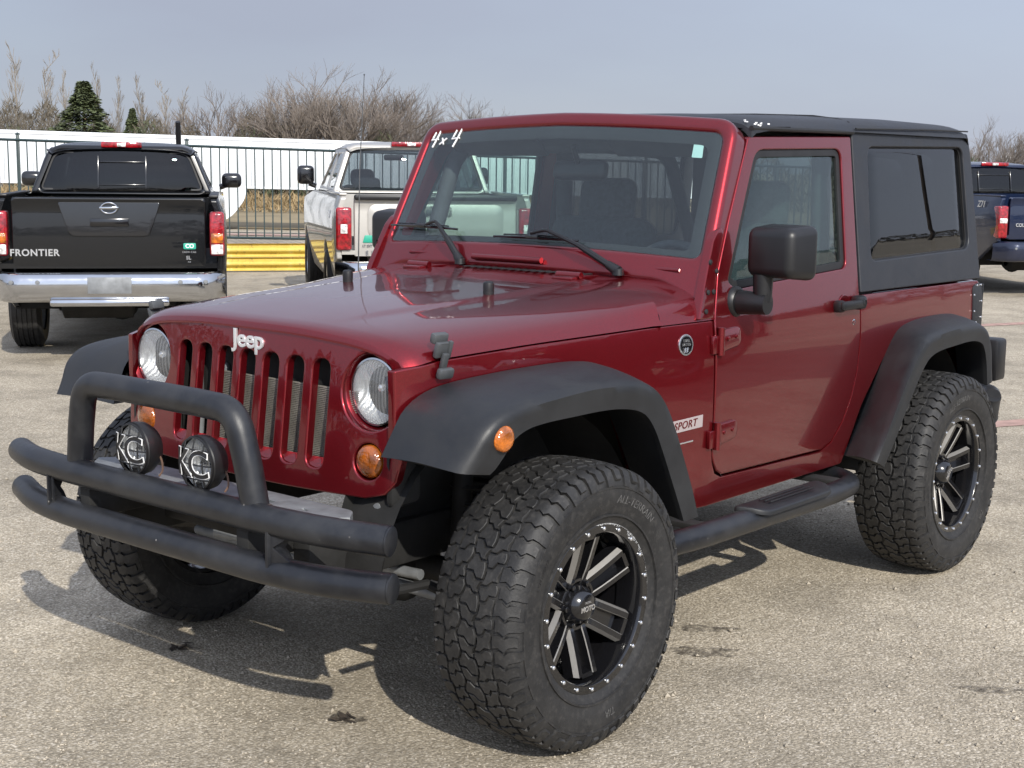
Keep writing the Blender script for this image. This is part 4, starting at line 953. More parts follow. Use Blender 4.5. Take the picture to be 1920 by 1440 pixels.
for s in (1, -1):
    mb.tube([(-.99, s * .64, 1.24), (-1.16, s * .625, 1.70), (-1.8, s * .61, 1.735), (-2.6, s * .60, 1.70), (-2.86, s * .60, 1.2)], .033, 12, bend=.1); mb.tube([(-1.86, s * .62, .75), (-1.83, s * .615, 1.70)], .036, 12)
for x, z in ((-1.16, 1.71), (-1.84, 1.72)): mb.tube([(x, -.62, z), (x, .62, z)], .033, 12)
mb.build('roll_bar', M['cabin'], car)
mb = MB(); mb.box((-1.145, .0, 1.615), (.05, .24, .075), .024, rot=(0, R(-15), 0), seg=4); mb.tube([(-1.10, 0, 1.70), (-1.13, 0, 1.64)], .01, 8); mb.build('rear_view_mirror', M['plastic'], car, ang=60)
for y in (.36, -.36):
    mb = MB(); mb.box((-1.12, y, 1.70), (.02, .40, .10), .008, rot=(0, R(55), 0)); mb.build('sun_visor', M['cabin'], car)

# ================================================================== the place behind
R2 = Vector((F2.y, -F2.x))
def at(px, d): q = Vector((CAM.x, CAM.y)) + F2 * d + R2 * ((px - 960) / 2680.8 * d); return (q.x, q.y, ground_z(q.x, q.y))

# ---------------- fence of square pickets
fence = thing('metal_fence', 'tall dark metal picket fence running behind the parked pickups', 'fence', (*along(0, 0), ground_z(*along(0, 0))), R(146))
SL = -.02
def fz(s): return SL * s
post = picket = None
mb = MB(); mb.tube([(-14, 0, fz(-14) + 1.90), (14, 0, fz(14) + 1.90)], .026, 4); mb.build('top_rail', M['fence'], fence, ang=20)
mb = MB(); mb.tube([(-14, 0, fz(-14) + .12), (14, 0, fz(14) + .12)], .026, 4); mb.build('bottom_rail', M['fence'], fence, ang=20)
sp = .172; S0 = -6.6
for i in range(98):
    s_ = S0 + i * sp
    if picket is None: mb = MB(); mb.box((0, 0, .99), (.024, .024, 1.78)); picket = mb.build('picket', M['fence'], fence); c = picket
    else: c = picket.copy(); sc.collection.objects.link(c); c.parent = fence
    c.location = (s_, 0, fz(s_))
mb = MB()
for i in range(-43, 0): mb.box((S0 + i * sp, 0, fz(S0 + i * sp) + .99), (.024, .024, 1.78))
for i in range(98, 119): mb.box((S0 + i * sp, 0, fz(S0 + i * sp) + .99), (.024, .024, 1.78))
o = mb.build('more_pickets', M['fence'], fence); o['kind'] = 'stuff'
for s_ in (-14, -10.9, -7.8, -4.7, -1.55, 1.92, 4.95, 8.1, 11.2, 14):
    if post is None:
        mb = MB(); mb.box((0, 0, 1.0), (.065, .065, 2.02), .004); mb.lathe([(0, .05), (.02, .046), (.045, .0001)], 4, 'z', (0, 0, 2.0)); post = mb.build('post', M['fence'], fence); c = post
    else: c = post.copy(); sc.collection.objects.link(c); c.parent = fence
    c.location = (s_, .04, fz(s_))

# ---------------- two stacked yellow guard rails in front of the fence
G = Vector((-10.95, -13.43))
for k, (zb, lab) in enumerate(((.02, 'weathered yellow guard rail lying lowest, on the ground beside the black pickup'), (.225, 'weathered yellow guard rail set on top of the lower one before the fence'))):
    gr = thing('guard_rail', lab, 'guard rail', (G.x, G.y, zb), R(146), 'yellow guard rails')
    prof = [(-.012, 0), (.03, .012), (.034, .045), (-.03, .085), (-.034, .105), (-.03, .125), (.034, .165), (.03, .192), (-.012, .20)]
    prof = [(p.x, p.y) for p in catmull([(a, b, 0) for a, b in prof], 22)]
    mb = MB(); mb.quad_grid([[(x, a, b) for a, b in prof] for x in (-6, -3, 0, 3, 5.5)]); mb.quad_grid([[(x, a - .006, b) for a, b in prof] for x in (-6, -3, 0, 3, 5.5)]); mb.build('rail_beam', M['yellow'], gr, ang=60)
    for x in (-5, -1.9, 1.2, 4.3):
        mb = MB(); mb.box((x, -.09, .09 + (-.02 if k == 0 else 0)), (.12, .1, .2), .004); mb.build('rail_block', M['yellow'], gr)

# ---------------- long white trailer beyond the fence
tq = at(300, 56); tr_ = thing('box_trailer', 'long white box trailer with curved side skirt parked beyond the metal fence', 'trailer', (tq[0], tq[1], 0), R(146))
tr_.rotation_euler = Euler((0, R(.9), R(146)))
mb = MB(); mb.box((7, 1.31, 1.66), (34, 2.5, 1.98), .03); mb.build('trailer_box', M['trailer'], tr_)
mb = MB()
for i in range(66): mb.box((-9.8 + i * .512, .055, 1.60), (.035, .016, 1.72), .003)
mb.build('panel_ribs', simple('darker_grey_ribs', (.40, .42, .44), .5, var=.1), tr_)  # ribs given a darker grey than the box so they read as lines
mb = MB(); mb.box((7, .05, 2.58), (34, .04, .14), .008); mb.box((7, .05, .70), (34, .03, .08), .005); mb.build('trailer_rail', M['trailer'], tr_)
t = plate_bm(fil([(-4.6, .68, .02), (-4.6, -.78, .05), (2.1, -.78, .3), (2.75, -.45, .4), (3.25, .25, .3), (3.3, .68, .02)], .05), (), .03, .003); xform(t, lambda u, v, w: (u, .06 + w, v)); mb = MB(); mb.merge(t); mb.build('side_skirt', M['trailer'], tr_)
for x in (12, 13.3, -8.2):
    mb = MB(); mb.lathe([(-.15, .2), (-.15, .48), (.1, .5), (.12, .46), (.12, .2)], 28, 'y', (x, .35, -.42)); mb.build('trailer_wheel', M['rubber'], tr_)

# ---------------- pickups seen from the rear
def wheel_simple(parent, x, y, r, w, s, rimmat):
    mb = MB(); pr = [(-w / 2 + .01, r * .62), (-w / 2, r * .72), (-w / 2, r * .86), (-w / 2 + .025, r * .965)]
    for k in range(5):
        a = -w / 2 + .03 + (w - .06) * k / 5; b = a + (w - .06) / 5
        pr += [(a + .004, r), (b - .006, r), (b - .005, r - .009), (b + .003, r - .009)]
    pr += [(w / 2 - .025, r * .965), (w / 2, r * .86), (w / 2, r * .72), (w / 2 - .01, r * .62)]
    mb.lathe(pr, 72); ty = mb.build('wheel', M['rubber'], parent, ang=30); ty.location = (x, y, r)
    mb = MB(); mb.lathe([(-w * .4, r * .63), (0, r * .58), (w * .3, r * .56), (w * .42, r * .62), (w * .44, r * .64)], 48)
    for k in range(6):
        a = R(60 * k); mb.box((math.cos(a) * r * .32, w * .28, math.sin(a) * r * .32), (r * .56, .03, r * .17), .01, rot=(0, -a, 0))
    mb.lathe([(w * .2, r * .2), (w * .33, r * .17), (w * .36, .0001)], 24); rm = mb.build('rim', rimmat, ty); ty.rotation_euler = (0, 0, 0 if s > 0 else math.pi)
    return ty
def pickup(name, label, loc, rz, P, mat):
    t = thing(name, label, 'pickup truck', loc, R(rz)); W, zt, L = P['W'], P['zt'], P['L']; xa, xf, rw = P['xa'], P['xf'], P['r']; bl = P['bed']; bb = P['bb']; zr = P['zr']; xe = P['xe']
    ys = lambda z: W - .05 * ((z - .95) / .45) ** 2 - (.03 * max(0, (z - zt + .12) / .12))
    def arch(xc, n=9): return [(xc + (rw + .085) * math.cos(R(180 - 180 * i / (n - 1)) ), rw + (rw + .085) * math.sin(R(180 * i / (n - 1)))) for i in range(n)]
    belt = zt
    oT = [(.012, bb), (.012, zt - .03), (.05, zt), (bl, zt), (bl + .02, zt - .015), (bl + .05, belt - .01), (xe, belt - .03), (L - .15, belt - .16), (L, belt - .35), (L, .5)]
    oB = [(xf - rw - .085, .42)] + []
    bot = [(L, .45)] + [(a, b) for a, b in arch(xf)][::-1] + [(a, b) for a, b in arch(xa)][::-1] + [(.012, bb)]
    pts = oT[:-1] + bot
    pts = [p for i, p in enumerate(pts) if (Vector(p) - Vector(pts[i - 1])).length > .004]
    mb = MB()
    for s in (1, -1):
        b_ = plate_bm(fil(pts, .012, 3), (), .05, .014, (.12, .12), 2); xform(b_, lambda u, v, w, s=s: (u, s * (ys(v) + w - .02 * sstep(.10, 0, u) - .25 * sstep(L - .5, L, u)), v)); mb.merge(b_)
    mb.box((L * .5 + .6, 0, .62), (L - 1.4, 2 * W - .2, .1)); mb.box((bl * .5, 0, .78), (bl, 2 * W - .16, .04)); mb.box((bl + .03, 0, 1.0), (.04, 2 * W - .12, .6))
    hb = [[(xe + (L - xe) * i / 5, y, belt - .03 - (.13 * (i / 5) ** 1.5) + .03 * (1 - (y / W) ** 2) - .2 * sstep(4.2, 5, i)) for y in [(-1 + 2 * j / 8) * (ys(1.1) - .02 - .1 * sstep(3, 5, i)) for j in range(9)]] for i in range(6)]
    mb.quad_grid(hb); mb.box((L - .03, 0, .85), (.05, 2 * W - .4, .6), .02)
    mb.build('body', mat, t, wn=True)
    # bed rail caps
    for s in (1, -1): mb = MB(); mb.box((bl * .5 + .02, s * (ys(zt) - .035), zt + .006), (bl - .02, .075, .02), .006); mb.build('bed_rail', M['plastic'] if P['capblack'] else mat, t)
    # tailgate
    tw = P['tw']; tg = fil([(-tw, bb + .02, .02), (tw, bb + .02, .02), (tw, zt - .01, .03), (-tw, zt - .01, .03)], .03, 4)
    gate = plate('tailgate', tg, lambda u, v, w: (-.002 - w + .035 * ((v - bb) / (zt - bb) - .3) ** 2 - (.018 if v > zt - .06 else 0), u, v), mat, t, (), .06, .012, (.07, .06), bres=2)
    # cab: rear frame with window, sides, roof
    xr, zb, zc = bl + .06, belt - .02, zr - .09; wb, wt = P['wb'], P['wt']; sl = .20
    rx = lambda v, u=0: xr + (v - zb) * sl + .05 * (u / wb) ** 2
    of = fil([(-wb, zb, .01), (wb, zb, .01), (wt, zc + .05, .14), (-wt, zc + .05, .14)], .1, 6)
    wh = fil([(-wb + .075, zb + .04, .06), (wb - .075, zb + .04, .06), (wt - .05, zc - .005, .09), (-wt + .05, zc - .005, .09)], .08, 6)
    cab = plate('cab', of, lambda u, v, w: (rx(v, u) - w, u, v), mat, t, [wh], .06, .03, (.09, .09), bres=3, ang=50)
    plate('rear_window', inw(wound(wh, True), -.012), lambda u, v, w: (rx(v, u) + .008 - w, u, v), P['glass'], cab, (), .005, .0006, (.2, .2), wn=False)
    plate('window_seal', wh, lambda u, v, w: (rx(v, u) + .003 - w, u, v), M['seal'], cab, [inw(wound(wh, True), .018)], .02, .003, None)
    if P['slider']:
        mb = MB()
        for y in P['slider']: mb.box((rx((zb + zc) / 2) + .004, y, (zb + zc) / 2 + .005), (.012, .016, zc - zb - .09), .003, rot=(0, math.atan(sl), 0))
        y0, y1 = P['slider'][0], P['slider'][-1]
        for z in (zb + .09, zc - .10): mb.box((rx(z) + .004, (y0 + y1) / 2, z), (.012, abs(y1 - y0), .012), .003)
        mb.build('slider_frame', M['gloss'], cab)
    xw = xe - .75
    so_ = fil([(xr + .01, zb), (xe, zb - .01, .02), (xw, zc + .02, .1), (rx(zc) + .03, zc + .03, .08)], .05, 6)
    sw1 = fil([(rx(zb + .06) + .10, zb + .06), ((xr + xe) / 2 - .12, zb + .05), ((xr + xe) / 2 - .14, zc - .05), (rx(zc) + .10, zc - .05)], .05, 5)
    sw2 = fil([((xr + xe) / 2 - .02, zb + .05), (xe - .16, zb + .05), (xw - .08, zc - .05), ((xr + xe) / 2 - .04, zc - .05)], .05, 5)
    yc = lambda v: wb + .005 - (v - zb) / (zc - zb) * (wb - wt)
    for s in (1, -1):
        plate('cab_side', so_, lambda u, v, w, s=s: (u, s * (yc(v) + w), v), mat, cab, [sw1, sw2], .05, .02, (.12, .12), bres=2, ang=50)
        for swn in (sw1, sw2): plate('side_window', inw(wound(swn, True), -.01), lambda u, v, w, s=s: (u, s * (yc(v) + w - .012), v), P['glass'], cab, (), .005, .0006, (.2, .2), wn=False)
    mb = MB(); rows = []
    for i in range(9):
        k = i / 8; x = rx(zc) - .015 + (xw + .10 - rx(zc)) * k; zz = zr - .05 * (2 * abs(k - .45)) ** 3 - (.035 if i in (0, 8) else 0); hw = wt + .012
        hf = [(0, zz), (hw * .5, zz - .006), (hw * .8, zz - .02), (hw * .95, zz - .05), (hw, zc + .01)]; hf = [(p.x, p.y) for p in catmull([(a, b, 0) for a, b in hf], 12)]
        rows.append([(x, -a, b) for a, b in hf[::-1]] + [(x, a, b) for a, b in hf[1:]])
    mb.quad_grid([[(p[0] + .03, p[1], zc - .01) for p in rows[0]]] + rows); mb.build('roof', mat, cab, ang=60)
    mb = MB(); mb.quad_grid([[(xw + (xe - xw) * k + .02, y * (wt + (wb - wt) * k - .06), zc + (zb - zc) * k) for y in (-1, -.5, 0, .5, 1)] for k in (0, .5, 1)]); mb.build('front_window', P['glass'], cab)
    mb = MB(); bx = rx(zr) - .045; mb.box((bx + .02, 0, zr - .035), (.04, P['lw'], .052), .012); cl = mb.build('roof_brake_lamp', M['redlens'], cab)
    mb = MB(); mb.box((bx + .006, P['lc'], zr - .035), (.03, P['lw'] * .22, .036), .008); mb.build('cargo_lamp', M['clearlens'], cl)
    # seats seen through the glass
    for y in (-.40, .40):
        mb = MB(); mb.box((xr + 1.6, y, 1.1), (.2, .5, .55), .08); mb.box((xr + 1.52, y, 1.46), (.12, .28, .2), .06, seg=3); mb.build('seat', M['seat'], cab, ang=60)
    mb = MB(); mb.box((xr + .5, 0, 1.08), (.2, 1.4, .5), .08)
    for y in (-.45, .45): mb.box((xr + .45, y, 1.40), (.1, .3, .14), .05, seg=3)
    mb.build('rear_seat', M['seat'], cab, ang=60)
    mb = MB(); mb.box((xe - .55, 0, zc - .08), (.04, .24, .07), .02); mb.build('interior_mirror', M['seat'], cab)
    # lamps
    for s in (1, -1):
        l = P['lamp']; mb = MB(); mb.box((.045, s * (l[0] + l[1]) / 2, (l[2] + l[3]) / 2), (.16, l[1] - l[0], l[3] - l[2]), .025, seg=3); tl = mb.build('tail_light', M['redlens'], t, ang=50)
        for (z0, z1, k) in P['seg']:
            mb = MB(); mb.box((-.030, s * ((l[0] + l[1]) / 2 - P.get('so', 0)), (z0 + z1) / 2), (.02, (l[1] - l[0]) * P.get('sw', .8), z1 - z0), .007); mb.build('lamp_segment', M[k], tl)
    # bumper
    bm_ = P['bumper']; z0, z1 = P['bz']; mb = MB(); rows = []
    for k in range(25):
        y = (-1 + 2 * k / 24) * (W - .02); e = abs(y) / W; dx = .30 * sstep(.82, 1.0, e) ** 1.3; cz = -.0 if e > .52 else .0
        pr = [(.0, z1 - .004), (-.12, z1), (-.165, z1 - .012), (-.19, z1 - .05), (-.195, (z0 + z1) / 2), (-.18, z0 + .03), (-.15, z0), (-.05, z0 + .01)]
        pr = [(p.x, p.y) for p in catmull([(a, b, 0) for a, b in pr], 18)]
        rows.append([(p[0] + dx, y, p[1]) for p in pr])
    mb.quad_grid(rows); bmp = mb.build('rear_bumper', bm_, t, ang=50)
    mb = MB(); mb.box((-.15, 0, z0 - .002), (.13, W * 1.0, .06), .02); mb.build('bumper_step', M['chrome'], bmp)
    mb = MB(); mb.box((-.1955, 0, (z0 + z1) / 2 + .02), (.012, .34, .13), .003); mb.build('plate_recess', M['grey'] if P['plateg'] else M['plastic'], bmp)
    for y in (-.75, -.55, .55, .75): mb = MB(); mb.lathe([(.0, .018), (-.006, .016), (-.007, .0001)], 16, 'x', (-.196, y, (z0 + z1) / 2 + .045)); mb.build('sensor', M['grey'], bmp)
    # mirrors
    for s in (1, -1):
        mb = MB(); mb.box((xe - .55, s * (W + .06), belt + P.get('mz', .10)), (.11, .20, P.get('mh', .15)), .05, seg=4); mb.tube([(xe - .52, s * (W - .06), belt + .03), (xe - .53, s * (W + .02), belt + .06)], .03, 8); mb.build('side_mirror', M['gloss'], t, ang=60)
    for x in (xa, xf):
        for s in (1, -1): wheel_simple(t, x, s * (W - .14), rw, P['tirew'], s, P['rim'])
    mb = MB(); mb.tube([(xa, -W + .2, rw), (xa, W - .2, rw)], .05, 12); mb.lathe([(-.16, .03), (-.1, .12), (0, .15), (.1, .12), (.16, .03)], 20, 'x', (xa, 0, rw)); mb.box((xa - .3, 0, .5), (1.4, 1.0, .12), .02)
    for s in (1, -1): mb.box((1.6, s * .45, .55), (3.2, .08, .14)); 
    mb.build('running_gear', M['dark'], t)
    mb = MB(); mb.tube([(.1, -.55, .42), (.6, -.55, .42), (1.0, -.5, .45)], .035, 12); mb.lathe([(-.3, .06), (-.28, .12), (.28, .12), (.3, .06)], 16, 'y', (.55, .15, .42)); mb.build('exhaust', M['dark'], t)
    for (xc) in (xa, xf):
        mb = MB(); mb.quad_grid([[(xc + (rw + .11) * math.cos(R(180 * i / 12)), y, rw + (rw + .11) * math.sin(R(180 * i / 12))) for y in (-W + .09, -W + .4)] for i in range(13)]); mb.quad_grid([[(xc + (rw + .11) * math.cos(R(180 * i / 12)), y, rw + (rw + .11) * math.sin(R(180 * i / 12))) for y in (W - .09, W - .4)] for i in range(13)]); mb.build('wheel_well', M['dark'], t)
    return t, gate
def gtext(tx, sz, y, z, mat, par, x=-.012, name='lettering', **k): return text(name, tx, sz, lambda u, v, w: (x - w, y - u, z + v), mat, par, **k)

blk, gate = pickup('pickup_truck', 'black pickup truck seen from behind with chrome bumper and tinted rear window', (-3.665, -6.70, 0), 231.5,
    dict(W=.925, zt=1.335, L=5.15, xa=1.12, xf=4.32, r=.375, bed=1.50, bb=.74, zr=1.80, xe=3.75, tw=.755, wb=.80, wt=.64, capblack=True, glass=M['truckglass'], slider=(-.21, .21), lw=.36, lc=0,
         lamp=(.785, .905, .86, 1.22), seg=((.875, .955, 'clearlens'), (.965, 1.045, 'amber')), bumper=M['chrome'], bz=(.50, .735), plateg=True, tirew=.265, rim=M['grey']), M['blackpaint'])
bz = fil([(-.40, 1.29, .02), (.40, 1.29, .02), (.31, 1.02, .05), (-.31, 1.02, .05)], .04, 5)
plate('tailgate_trim', bz, lambda u, v, w: (-.019 - w + .035 * ((v - .74) / .595 - .3) ** 2, u, v), M['gloss'], gate, (), .012, .004, (.08, .08))
mb = MB(); mb.box((-.020, 0, 1.13), (.03, .30, .065), .008); mb.build('tailgate_handle', M['gloss'], gate)
mb = MB(); e_ = [(-.034, .062 * math.cos(2 * math.pi * i / 36), 1.245 + .042 * math.sin(2 * math.pi * i / 36)) for i in range(36)]; mb.tube(e_, .007, 8, closed=True); mb.box((-.036, 0, 1.245), (.012, .15, .02), .003); mb.build('emblem', M['chrome'], gate)
gtext('FRONTIER', .075, .585, .885, M['badge'], gate, ext=.003, off=.002, spacing=1.12)
gtext('SL', .042, -.615, .845, M['badge'], gate, ext=.002, off=.001); gtext('CREW CAB', .022, -.62, .892, M['badge'], gate, ext=.002)
gtext('4x4', .018, -.62, .812, M['badge'], gate, ext=.002)
M['green'] = simple('green_sticker', (.02, .32, .22), .5)
t_ = plate_bm(fil([(-.675, .915), (-.575, .915), (-.575, .965), (-.675, .965)], .012), (), .003, .0006); xform(t_, lambda u, v, w: (-.013 - w * 1, u, v)); mb = MB(); mb.merge(t_); st_ = mb.build('dealer_sticker', M['green'], gate)
gtext('CO', .045, -.625, .940, M['white'], st_, x=-.0135, ext=.001, off=.0012)
mb = MB(); mb.tube([(3.2, -.46, 1.79), (3.17, -.46, 1.90), (3.12, -.46, 2.02)], [.026, .028, .026], 12); mb.build('roof_antenna', M['plastic'], blk)

# the same kind of truck stands alongside, left of the view: the red door and the side glass mirror it
par = copy_tree(blk); par.location = (-3.4, 6.1, 0); par.rotation_euler = (0, 0, R(183)); tag(par, 'black pickup truck parked alongside out of frame, mirrored in the red door', 'pickup truck')
sil, gate = pickup('pickup_truck', 'silver pickup truck parked beside the black one, its tailgate facing us', (-7.05, -6.28, 0), 231.5,
    dict(W=.99, zt=1.325, L=5.7, xa=1.15, xf=4.75, r=.385, bed=1.75, bb=.72, zr=1.87, xe=4.1, tw=.79, wb=.86, wt=.70, capblack=False, glass=M['silverglass'], slider=None, lw=.44, lc=0,
         lamp=(.815, .965, .80, 1.21), seg=((.96, 1.05, 'clearlens'),), so=.0, sw=.45, bumper=M['chrome'], bz=(.48, .70), plateg=False, tirew=.275, rim=M['chrome'], mz=.16, mh=.22), M['silver'])
mb = MB(); mb.box((-.008, 0, 1.305), (.09, 1.58, .055), .018); mb.build('tailgate_cap', M['plastic'], gate)
t_ = plate_bm(fil([(-.155, 1.115), (.155, 1.115), (.155, 1.225), (-.155, 1.225)], .03), (), .01, .003); xform(t_, lambda u, v, w: (-.010 - w, u, v)); mb = MB(); mb.merge(t_); mb.box((-.022, 0, 1.17), (.02, .2, .05), .008); mb.build('tailgate_handle', M['latch'], gate)
t_ = plate_bm(fil([(-.66, .92), (.66, .92), (.66, 1.24), (-.66, 1.24)], .09), (), .008, .004, (.1, .1)); xform(t_, lambda u, v, w: (-.010 - w, u, v)); mb = MB(); mb.merge(t_); mb.build('tailgate_panel', M['silver'], gate)
gtext('SILVERADO', .06, .42, .775, M['badge'], gate, ext=.003, off=.0015, spacing=1.9); gtext('LT EXT', .03, .665, .845, M['badge'], gate, ext=.003, off=.001)
t_ = plate_bm(fil([(.60, .875), (.71, .875), (.69, .945), (.62, .945)], .01), (), .003, .0006); xform(t_, lambda u, v, w: (-.013 - w, u, v)); mb = MB(); mb.merge(t_); mb.build('dealer_sticker', M['green'], gate)
text('side_lettering', '4x4', .10, lambda u, v, w: (.62 - u, .985 + w, 1.12 + v), M['badge'], sil, ext=.003, off=.002)

col, gate = pickup('pickup_truck', 'dark blue pickup truck behind the red car, only its left rear showing', (-15.30 - .783 * .93, -4.02 + .622 * .93, 0), 231.5,
    dict(W=.94, zt=1.30, L=5.35, xa=1.15, xf=4.45, r=.38, bed=1.65, bb=.72, zr=1.76, xe=3.95, tw=.755, wb=.82, wt=.66, capblack=False, glass=M['truckglass'], slider=(-.25, .25), lw=.42, lc=0,
         lamp=(.79, .925, .76, 1.18), seg=((.955, 1.02, 'clearlens'),), bumper=M['blue'], bz=(.46, .72), plateg=False, tirew=.265, rim=M['grey']), M['blue'])
text('side_lettering', 'Z71', .12, lambda u, v, w: (.42 - u, .936 + w, 1.19 + v), M['badge'], col, ext=.003, off=.002, shear=.3)
gtext('COLORADO', .06, .50, .93, M['badge'], gate, ext=.003, off=.0015)
mb = MB(); mb.tube([(3.1, .1, 1.76), (2.95, .1, 1.95)], .012, 8); mb.build('roof_antenna', M['plastic'], col)

# ---------------- trees, each its own trunk and crown
def branchy(mb, p, d, L, r, depth, rnd, up=.25, spread=.55, kids=3, minr=.012):
    n = 4 if depth > 2 else 3; q = p; pts = [p]
    for i in range(3):
        d = (d + Vector((rnd.gauss(0, .12), rnd.gauss(0, .12), rnd.gauss(0, .06) + up * .12))).normalized(); q = q + d * (L / 3); pts.append(q)
    mb.tube(pts, [max(minr, r * (1 - .35 * i / 3)) for i in range(4)], n, cap=False)
    if depth <= 0: return
    for k in range(kids + (1 if rnd.random() < .5 else 0)):
        t = rnd.uniform(.35, 1.0) if k else 1.0; b = pts[0].lerp(pts[-1], t) if t < 1 else pts[-1]
        if t < 1: i = min(2, int(t * 3)); b = pts[i].lerp(pts[i + 1], t * 3 - i)
        ax = Vector((rnd.gauss(0, 1), rnd.gauss(0, 1), rnd.gauss(0, .5))).normalized(); nd = (d + ax * spread * (1.1 if k else .5) + Vector((0, 0, up * .5))).normalized()
        branchy(mb, b, nd, L * rnd.uniform(.56, .8), r * .58, depth - 1, rnd, up, spread, kids, minr)
def bare_tree(seed, h, kind):
    rnd = random.Random(seed); tk, ck = MB(), MB()
    if kind == 'poplar':
        H = h; pts = [Vector((rnd.gauss(0, .05) * i, rnd.gauss(0, .05) * i, H * i / 7)) for i in range(8)]
        tk.tube(pts, [.11 - .095 * i / 7 for i in range(8)], 6)
        for k in range(40):
            t = rnd.uniform(.15, .98); i = min(6, int(t * 7)); b = pts[i].lerp(pts[i + 1], t * 7 - i); a = rnd.uniform(0, 6.28); e = rnd.uniform(.6, 1.5)
            branchy(ck, b, Vector((math.cos(a) * .6, math.sin(a) * .6, e)).normalized(), H * .13 * (1.3 - t), .024, 1 if t > .8 else 2, rnd, .6, .45, 3, .008)
    else:
        th = h * (.22 if kind == 'spread' else .12); tk.tube([(0, 0, -.2), (.05, 0, th * .5), (0, .04, th)], [.26, .2, .18], 8)
        for k in range(6 if kind == 'spread' else 9):
            a = 6.28 * k / (6 if kind == 'spread' else 9) + rnd.uniform(-.4, .4); el = rnd.uniform(.7, 1.6)
            branchy(ck, Vector((0, .02, th * rnd.uniform(.75, 1.0))), Vector((math.cos(a), math.sin(a), el)).normalized(), h * rnd.uniform(.22, .30), .085, 4 if kind == 'spread' else 5, rnd, .3, .66, 3, .0048)
    return tk, ck
def tree(kind, px, top, d, seed, mat, label, group, wid=1.0, cache={}):
    x, y, z = at(px, d); horizon = 310.9 + (px - 960) * .0121; h = (horizon - top) / 2680.8 * d + CAM.z - z
    key = (kind, seed)
    t = thing('bare_tree' if kind != 'conifer' else 'evergreen_tree', label, 'tree', (x, y, z), seed * 1.7 + px * .01, group)
    if key not in cache:
        if kind == 'conifer':
            rnd = random.Random(seed); tk, ck = MB(), MB(); tk.tube([(0, 0, 0), (0, 0, 8)], [.2, .05], 6)
            for i in range(9500):
                u = rnd.random() ** .8; zz = .5 + 9.4 * u; rr = (1 - u) * 2.9 * (.9 + .18 * math.sin(zz * 5.3)) + .05; a = rnd.uniform(0, 6.283); rr *= math.sqrt(rnd.uniform(.25, 1.0)) * (1 + .18 * math.sin(3 * a + zz * 1.3) + .12 * math.sin(7 * a))
                p = Vector((rr * math.cos(a), rr * math.sin(a), zz - rr * .22)); s = rnd.uniform(.12, .3); n = Vector((math.cos(a), math.sin(a), -.25)) * s; w_ = Vector((-math.sin(a), math.cos(a), rnd.uniform(-.4, .4))) * s * .38
                f = ck.bm.faces.new([ck.bm.verts.new(q) for q in (p - w_, p + n * .6 - w_ * .4 + Vector((0, 0, rnd.uniform(-.1, .12))), p + n, p + w_)])
            H0 = 9.9
        else:
            tk, ck = bare_tree(seed, 8.0, kind); zs_ = sorted(v.co.z for v in ck.bm.verts); H0 = zs_[int(len(zs_) * (.97 if kind == 'round' else .99))]
        a = tk.build('trunk', mat, t); b = ck.build('crown', M['pine'] if kind == 'conifer' else mat, t, recalc=False)
        cache[key] = (a.data, b.data, H0)
    else:
        for nm, me in (('trunk', cache[key][0]), ('crown', cache[key][1])):
            o = bpy.data.objects.new(nm, me); sc.collection.objects.link(o); o.parent = t
    k = h / cache[key][2]; t.scale = (k * wid, k * wid, k)
GT = 'bare trees beyond the trailer'
for (px, top, d, sd_, wid, lab) in ((38, 94, 105, 1, .8, 'tallest thin pale bare tree at the left edge of the treeline'), (92, 104, 112, 2, .8, 'second thin pale tree left of the evergreen'), (132, 140, 118, 3, .8, 'short thin pale tree close left of the evergreen'),
        (186, 130, 120, 1, .7, 'thin pale tree rising just behind the evergreen top'), (222, 150, 116, 2, .8, 'thin pale tree between the evergreen and the small green shrub'), (266, 150, 108, 3, .9, 'pale tan column-like bare tree above the black pickup roof lamp'),
        (312, 158, 122, 2, .9, 'faint slim bare tree left of the spreading bare tree'), (345, 172, 125, 1, .9, 'faint slim bare tree touching the spreading bare tree'), (10, 190, 110, 2, 1.1, 'low pale bare tree cut by the left frame edge')):
    tree('poplar', px, top, d, sd_, M['barkpale'], lab, GT, wid)
for (px, top, d, sd_, wid, m_, lab) in ((388, 176, 105, 11, 1.0, 'bark', 'spreading grey bare tree with open crown between the pickups'), (478, 222, 112, 12, .9, 'bark', 'low grey bare tree left of the big round grey crown'), 
        (556, 192, 104, 13, .9, 'bark', 'grey bare tree forming the left shoulder of the big round crown'), (606, 172, 100, 14, 1.15, 'bark', 'largest round grey bare tree above the silver pickup'), (676, 180, 103, 13, 1.05, 'bark', 'round grey bare tree right behind the car aerial'), (722, 214, 108, 12, .8, 'bark', 'grey bare tree ending the big round crown at right'),
        (785, 236, 112, 11, 1.1, 'barkbrown', 'low brown bare tree left of the red windscreen frame'), (830, 226, 118, 13, 1.1, 'barkbrown', 'brown bare tree above the left corner of the red roof'), (880, 222, 120, 14, 1.2, 'barkbrown', 'brown bare tree over the windscreen writing'), (938, 224, 120, 12, 1.2, 'barkbrown', 'rightmost brown bare tree showing above the red roof'),
        (1838, 256, 95, 13, .9, 'barkpale', 'pale bare tree just behind the black hardtop rear corner'), (1812, 260, 100, 12, .9, 'bark', 'grey bare tree half hidden by the hardtop rear corner')):
    tree('spread' if sd_ in (11, 12) else 'round', px, top, d, sd_, M[m_], lab, GT, wid)
